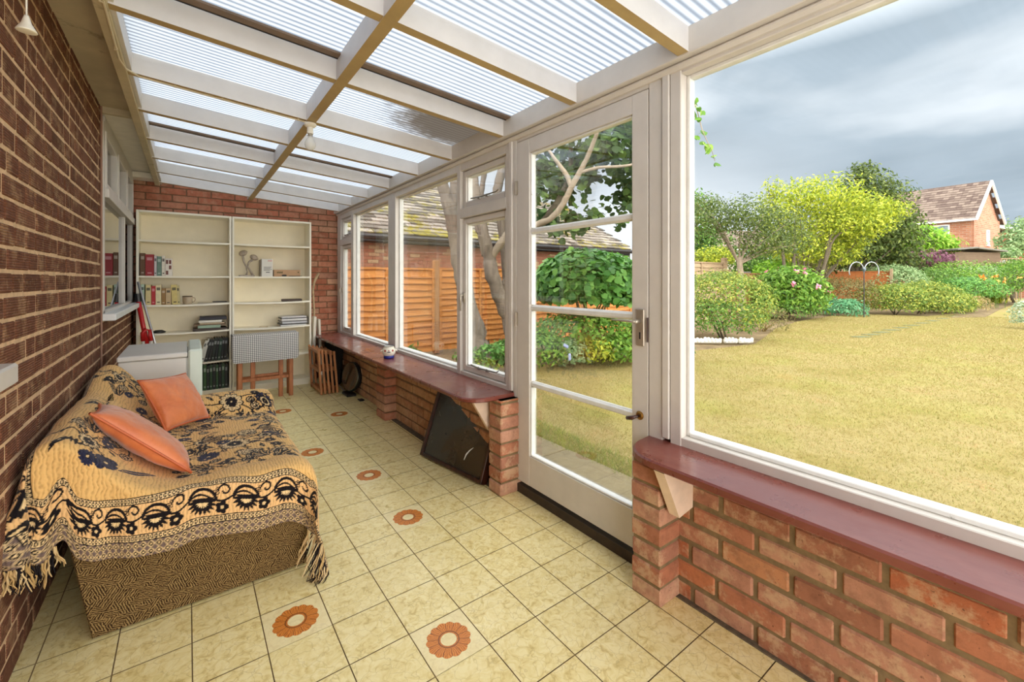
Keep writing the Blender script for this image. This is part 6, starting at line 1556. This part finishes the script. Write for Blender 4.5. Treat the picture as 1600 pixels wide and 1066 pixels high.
lw = at(1400, 438, T0 * 1.12); cor2 = Vector((cor.x, cor.y)); lw2 = Vector((lw.x, lw.y)); ld = (lw2 - cor2).normalized(); lw2 = cor2 + ld * 11.5
gd = Vector((ld.y, -ld.x)); 
if gd.dot(Vector((SY, CY))) < 0: gd = -gd
GW = 6.6; far2 = cor2 + gd * GW
Hs = thing('brick_house', 'orange brick house with brown tiled roof and white gable trim at the right', 'house', (cor2.x, cor2.y, GZ))
m = MB(); gwall(m, cor2, lw2, GZ, z_e); m.build('long_wall', M['brick_house'], Hs)
rz_ = z_e + 2.95; mid = cor2 + gd * GW / 2
m = MB(); gwall(m, cor2, far2, GZ, z_e); i0 = len(m.v)
m.add([(cor2.x, cor2.y, z_e), (far2.x, far2.y, z_e), (mid.x, mid.y, rz_)], [(0, 1, 2)]); m.build('gable_wall', M['brick_house'], Hs)
ov = -ld * .35; eo = -gd * .4
P00 = (*(cor2 + ov + eo), z_e - .28); P10 = (*(lw2 + eo), z_e - .28); P01 = (*(mid + ov), rz_ + .05)
tiled_slope(Hs, P00, P10, P01, 15, 34, .05, M['roof_house'])
Q00 = (*(far2 + ov - eo), z_e - .28); Q10 = (*(lw2 + gd * GW - eo), z_e - .28); tiled_slope(Hs, Q00, Q10, P01, 8, 12, .05, M['roof_house'], 'rear_roof_tiles')
m = MB()
for a, b_ in ((P00, P01), (Q00, P01)): m.beam(Vector(a) + Vector((0, 0, -.02)), Vector(b_) + Vector((0, 0, -.02)), .10, .26)
m.build('barge_boards', M['upvc'], Hs)
MB().beam(Vector(P00) + Vector((0, 0, -.03)), Vector(P10) + Vector((0, 0, -.03)), .14, .20).build('gutter', M['upvc'], Hs)
def hwindow(parent, o2, d2, u, w, z0, z1, out, bars=1):
    d3 = Vector((*d2, 0)); R = Matrix.Rotation(math.atan2(d2.y, d2.x), 3, 'Z'); c = Vector((*(o2 + d2 * u + out * .12), (z0 + z1) / 2)); f = .09
    m = MB()
    for s in (-1, 1): m.obox(c + R @ Vector((s * (w / 2 - f / 2), 0, 0)), (f, .1, z1 - z0), R); m.obox(c + Vector((0, 0, s * ((z1 - z0) / 2 - f / 2))), (w, .1, f), R)
    for k_ in range(bars): m.obox(c + R @ Vector(((k_ + 1) * w / (bars + 1) - w / 2, 0, 0)), (f, .1, z1 - z0), R)
    m.obox(c + Vector((0, 0, -(z1 - z0) / 2 - .04)), (w + .12, .16, .07), R)
    o = m.build('window', M['upvc'], parent); MB().obox(c, (w - f, .03, z1 - z0 - f), R).build('pane', M['pane_far'], o)
hwindow(Hs, cor2, ld, 2.35, 2.2, z_e - 1.75, z_e - .55, -gd)
hwindow(Hs, cor2, ld, 6.8, 1.4, z_e - 1.75, z_e - .55, -gd); hwindow(Hs, cor2, gd, 3.3, .62, z_e - 2.2, z_e - .95, -ld, 0)
m = MB(); cb_ = cor2 + gd * 1.0 - ld * 1.6; R = Matrix.Rotation(math.atan2(ld.y, ld.x), 3, 'Z'); m.obox((cb_.x, cb_.y, 2.62), (4.2, 3.0, .28), R, .03); m.build('flat_porch_roof', M['upvc'], Hs); MB().obox((cb_.x, cb_.y, 1.2), (3.8, 2.7, 2.6), R).build('porch_wall', M['brick_house'], Hs)
q = at(1572, 438, 40); o = thing('far_red_house', 'part of a red brick house with white trim right of the orange brick house', 'house', (q.x, q.y, GZ)); m = MB(); R = Matrix.Rotation(-.9, 3, 'Z'); m.obox((q.x, q.y, 2.7), (4.0, 4.0, 5.5), R); m.build('wall', flat('deep_red_brick', (150, 66, 52), .9), o)
m = MB(); m.obox((q.x, q.y, 5.55), (4.5, 4.5, .25), R @ Matrix.Rotation(.22, 3, 'Y')); m.build('roof_trim', M['upvc'], o)
q = at(1510, 438, 28.0); o = thing('garden_shed', 'low brown timber shed with a shallow grey felt roof', 'shed', (q.x, q.y, GZ)); R = Matrix.Rotation(-YAW + .12, 3, 'Z')
m = MB(); n = 19
for i in range(n): m.obox(Vector((q.x, q.y, .05 + i * .16)) + R @ Vector((0, -.6, 0)), (3.3, .05, .17), R @ Matrix.Rotation(.12, 3, 'X'))
m.obox((q.x, q.y + 0, 1.45), (3.3, 1.1, 3.0), R); m.build('boarded_wall', M['shed'], o)
for s, w in ((-1, 1.5), (1, 2.1)):
    c = Vector((q.x, q.y, 3.20 - .03 * s)) + R @ Vector((s * w / 2 - .35, -.1, 0)); MB().obox(c, (w, 1.7, .09), R @ Matrix.Rotation(.09 * s, 3, 'Y')).build('roof_slope', M['felt'], o)
q = at(1590, 438, 27); o = thing('trellis', 'pale square trellis fence at the right edge behind the garden', 'trellis', (q.x, q.y, GZ)); m = MB(); R = Matrix.Rotation(-YAW, 3, 'Z')
for i in range(9): m.obox(Vector((q.x, q.y, 1.3)) + R @ Vector((i * .3 - 1.0, 0, 0)), (.05, .04, 2.6), R)
for z in (1.6, 1.95, 2.3, 2.6): m.obox(Vector((q.x, q.y, z)) + R @ Vector((.2, 0, 0)), (2.5, .04, .05), R)
m.build('lattice', M['fence_pale'], o)
q = at(1148, 438, 42); o = thing('distant_house', 'distant house with white windows partly hidden by the pale barked tree', 'house', (q.x, q.y, GZ)); R = Matrix.Rotation(-YAW + .2, 3, 'Z')
MB().obox((q.x, q.y, 2.2), (7, 4, 4.6), R).build('wall', flat('grey_render', (176, 164, 150), .9), o)
m = MB(); c = Vector((q.x, q.y, 5.1)) + R @ Vector((0, -.9, 0)); m.obox(c, (7.4, 3.2, .15), R @ Matrix.Rotation(.62, 3, 'X')); m.build('roof_slope', M['roof_house'], o)
o2_ = Vector((q.x, q.y)) + (R @ Vector((0, -2.0, 0))).to_2d(); dd2 = (R @ Vector((1, 0, 0))).to_2d(); oo2 = (R @ Vector((0, -1, 0))).to_2d()
hwindow(o, o2_, dd2, -.9, 1.7, 3.0, 4.1, oo2, 2); hwindow(o, o2_, dd2, 1.8, 1.4, 3.0, 4.1, oo2, 1)
q = at(1078, 438, 22); o = thing('garden_outbuilding', 'small grey pitched outbuilding roof left behind the pale fence', 'outbuilding', (q.x, q.y, GZ)); R = Matrix.Rotation(-YAW, 3, 'Z')
MB().obox((q.x, q.y, 1.0), (1.6, 2, 2.1), R).build('wall', M['upvc'], o); m = MB(); m.obox(Vector((q.x, q.y, 2.3)) + R @ Vector((.25, 0, 0)), (1.5, 2.3, .08), R @ Matrix.Rotation(.6, 3, 'Y')); m.obox(Vector((q.x, q.y, 2.3)) + R @ Vector((-.85, 0, 0)), (1.3, 2.3, .08), R @ Matrix.Rotation(-.6, 3, 'Y')); m.build('roof', flat('slate_grey', (96, 100, 108), .8), o)
q = at(1142, 438, 19); o = thing('small_red_shed', 'small dark red shed with black roof behind the pale fence post', 'shed', (q.x, q.y, GZ)); MB().obox((q.x, q.y, .75), (1.0, .8, 1.5), R).build('wall', flat('dark_red_paint', (120, 50, 50), .8), o); MB().obox((q.x, q.y, 1.56), (1.2, 1.0, .12), R).build('roof', M['felt'], o)

# bird feeder pole with two curled arms
q = on_ground(1350, 496); o = thing('bird_feeder_pole', 'slender dark pole with two curled hanging arms standing at the far lawn edge', 'bird feeder', (q.x, q.y, GZ)); tt = 1.3 * 679 / 58.
MB().tube([(q.x, q.y, GZ), (q.x, q.y, 1.60)], .016, 8).build('pole', M['gutter'], o)
dx = Vector((CY, -SY, 0))
for s in (-1, 1):
    pts = [Vector((q.x, q.y, 1.42))] + [Vector((q.x, q.y, 1.55)) + dx * s * (.26 - .26 * math.cos(a)) + Vector((0, 0, .34 * math.sin(a))) for a in np.linspace(0, PI * 1.12, 12)]
    MB().tube(pts, .017, 6).build('curled_arm', flat('grey_metal_arm', (150, 156, 160)), o, smooth=True)
MB().tube([(q.x - .06, q.y, 1.66), (q.x, q.y, 1.58), (q.x + .06, q.y - .02, 1.66)], [.03, .05, .03], 6).build('finial', flat('blue_grey_metal', (88, 100, 112)), o)
# ============================================================ LIGHT, SKY, CAMERA
def make_world():
    w = bpy.data.worlds.new('overcast_sky'); bpy.context.scene.world = w; w.use_nodes = True
    t = w.node_tree; N = t.nodes; N.clear(); L = t.links.new
    out = N.new('ShaderNodeOutputWorld'); bg = N.new('ShaderNodeBackground'); L(bg.outputs[0], out.inputs[0])
    tc = N.new('ShaderNodeTexCoord'); D_ = tc.outputs['Generated']
    def ma(op, a, b=None, c=None, clamp=False):
        m = N.new('ShaderNodeMath'); m.operation = op; m.use_clamp = clamp
        for i, v in enumerate((a, b, c)):
            if v is None: continue
            if isinstance(v, (int, float)): m.inputs[i].default_value = v
            else: L(v, m.inputs[i])
        return m.outputs[0]
    s = N.new('ShaderNodeSeparateXYZ'); L(D_, s.inputs[0]); x, y, z = s.outputs
    zc = ma('ADD', ma('MAXIMUM', z, 0.0), .16)
    cx = ma('DIVIDE', x, zc); cy_ = ma('DIVIDE', y, zc)
    cb = N.new('ShaderNodeCombineXYZ'); L(cx, cb.inputs[0]); L(cy_, cb.inputs[1])
    nz = N.new('ShaderNodeTexNoise'); nz.inputs['Scale'].default_value = .75; nz.inputs['Detail'].default_value = 6; nz.inputs['Roughness'].default_value = .48; nz.inputs['Distortion'].default_value = .3; L(cb.outputs[0], nz.inputs['Vector'])
    r = N.new('ShaderNodeValToRGB'); L(nz.outputs[0], r.inputs[0]); e = r.color_ramp.elements
    e[0].position = .30; e[0].color = (.27, .335, .40, 1); e[1].position = .70; e[1].color = (.86, .90, .95, 1)
    m1 = e.new(.50); m1.color = (.40, .475, .55, 1)
    # brighter towards the neighbour's side (+y) and low on that horizon
    fy = ma('MULTIPLY', ma('SUBTRACT', ma('ADD', ma('MULTIPLY', y, .8), ma('MULTIPLY', x, -.6)), -.15), 1.5, clamp=True)
    lowb = ma('MULTIPLY', ma('SUBTRACT', .33, z), 5.0, clamp=True)
    lf = ma('MULTIPLY', lowb, ma('MULTIPLY', ma('SUBTRACT', y, .22), 3.2, clamp=True), clamp=True)
    mx = N.new('ShaderNodeMix'); mx.data_type = 'RGBA'; L(ma('MAXIMUM', fy, ma('MULTIPLY', lf, .85)), mx.inputs[0]); L(r.outputs[0], mx.inputs[6]); mx.inputs[7].default_value = (.86, .90, .95, 1)
    # high cloud overhead, and the bright half of the sky behind the house
    up = ma('SMOOTH_MIN', 1.0, ma('MULTIPLY', ma('SUBTRACT', z, .40), 4.5, clamp=True), .1)
    mx2 = N.new('ShaderNodeMix'); mx2.data_type = 'RGBA'; L(up, mx2.inputs[0]); L(mx.outputs[2], mx2.inputs[6]); mx2.inputs[7].default_value = SKY_TOP
    bk = ma('MULTIPLY', ma('ADD', ma('MULTIPLY', y, -1.0), ma('MULTIPLY', x, -.45)), 1.6, clamp=True)
    mx3 = N.new('ShaderNodeMix'); mx3.data_type = 'RGBA'; L(bk, mx3.inputs[0]); L(mx2.outputs[2], mx3.inputs[6]); mx3.inputs[7].default_value = SKY_BACK
    L(mx3.outputs[2], bg.inputs[0]); bg.inputs[1].default_value = 1.0
SKY_TOP = (2.9, 2.95, 3.0, 1); SKY_BACK = (4.3, 4.15, 3.95, 1)
make_world()
sun = bpy.data.lights.new('hazy_sun', 'SUN'); sun.energy = .85; sun.angle = math.radians(22); sun.color = (1, .96, .90)
so = bpy.data.objects.new('hazy_sun', sun); COL.objects.link(so); so.location = (-4, -3, 12)
sd_ = Vector((.42, .30, -1.0)); so.rotation_euler = sd_.to_track_quat('-Z', 'Y').to_euler()

cam = bpy.data.cameras.new('camera'); co_ = bpy.data.objects.new('camera', cam); COL.objects.link(co_)
cam.sensor_width = 36; cam.lens = 679 / 1600 * 36; cam.shift_y = -95 / 1600; cam.clip_start = .02; cam.clip_end = 300
co_.location = (0, 0, H_CAM); co_.rotation_euler = (PI / 2, 0, -YAW)
sc = bpy.context.scene; sc.camera = co_
sc.view_settings.view_transform = 'Standard'; sc.view_settings.look = 'None'; sc.view_settings.gamma = 1; sc.view_settings.use_curve_mapping = False
sc.view_settings.exposure = .42
sc.cycles.max_bounces = 8; sc.cycles.diffuse_bounces = 5; sc.cycles.glossy_bounces = 3; sc.cycles.transmission_bounces = 4; sc.cycles.transparent_max_bounces = 14
sc.cycles.sample_clamp_indirect = 6; sc.cycles.use_denoising = True; sc.cycles.caustics_reflective = False; sc.cycles.caustics_refractive = False
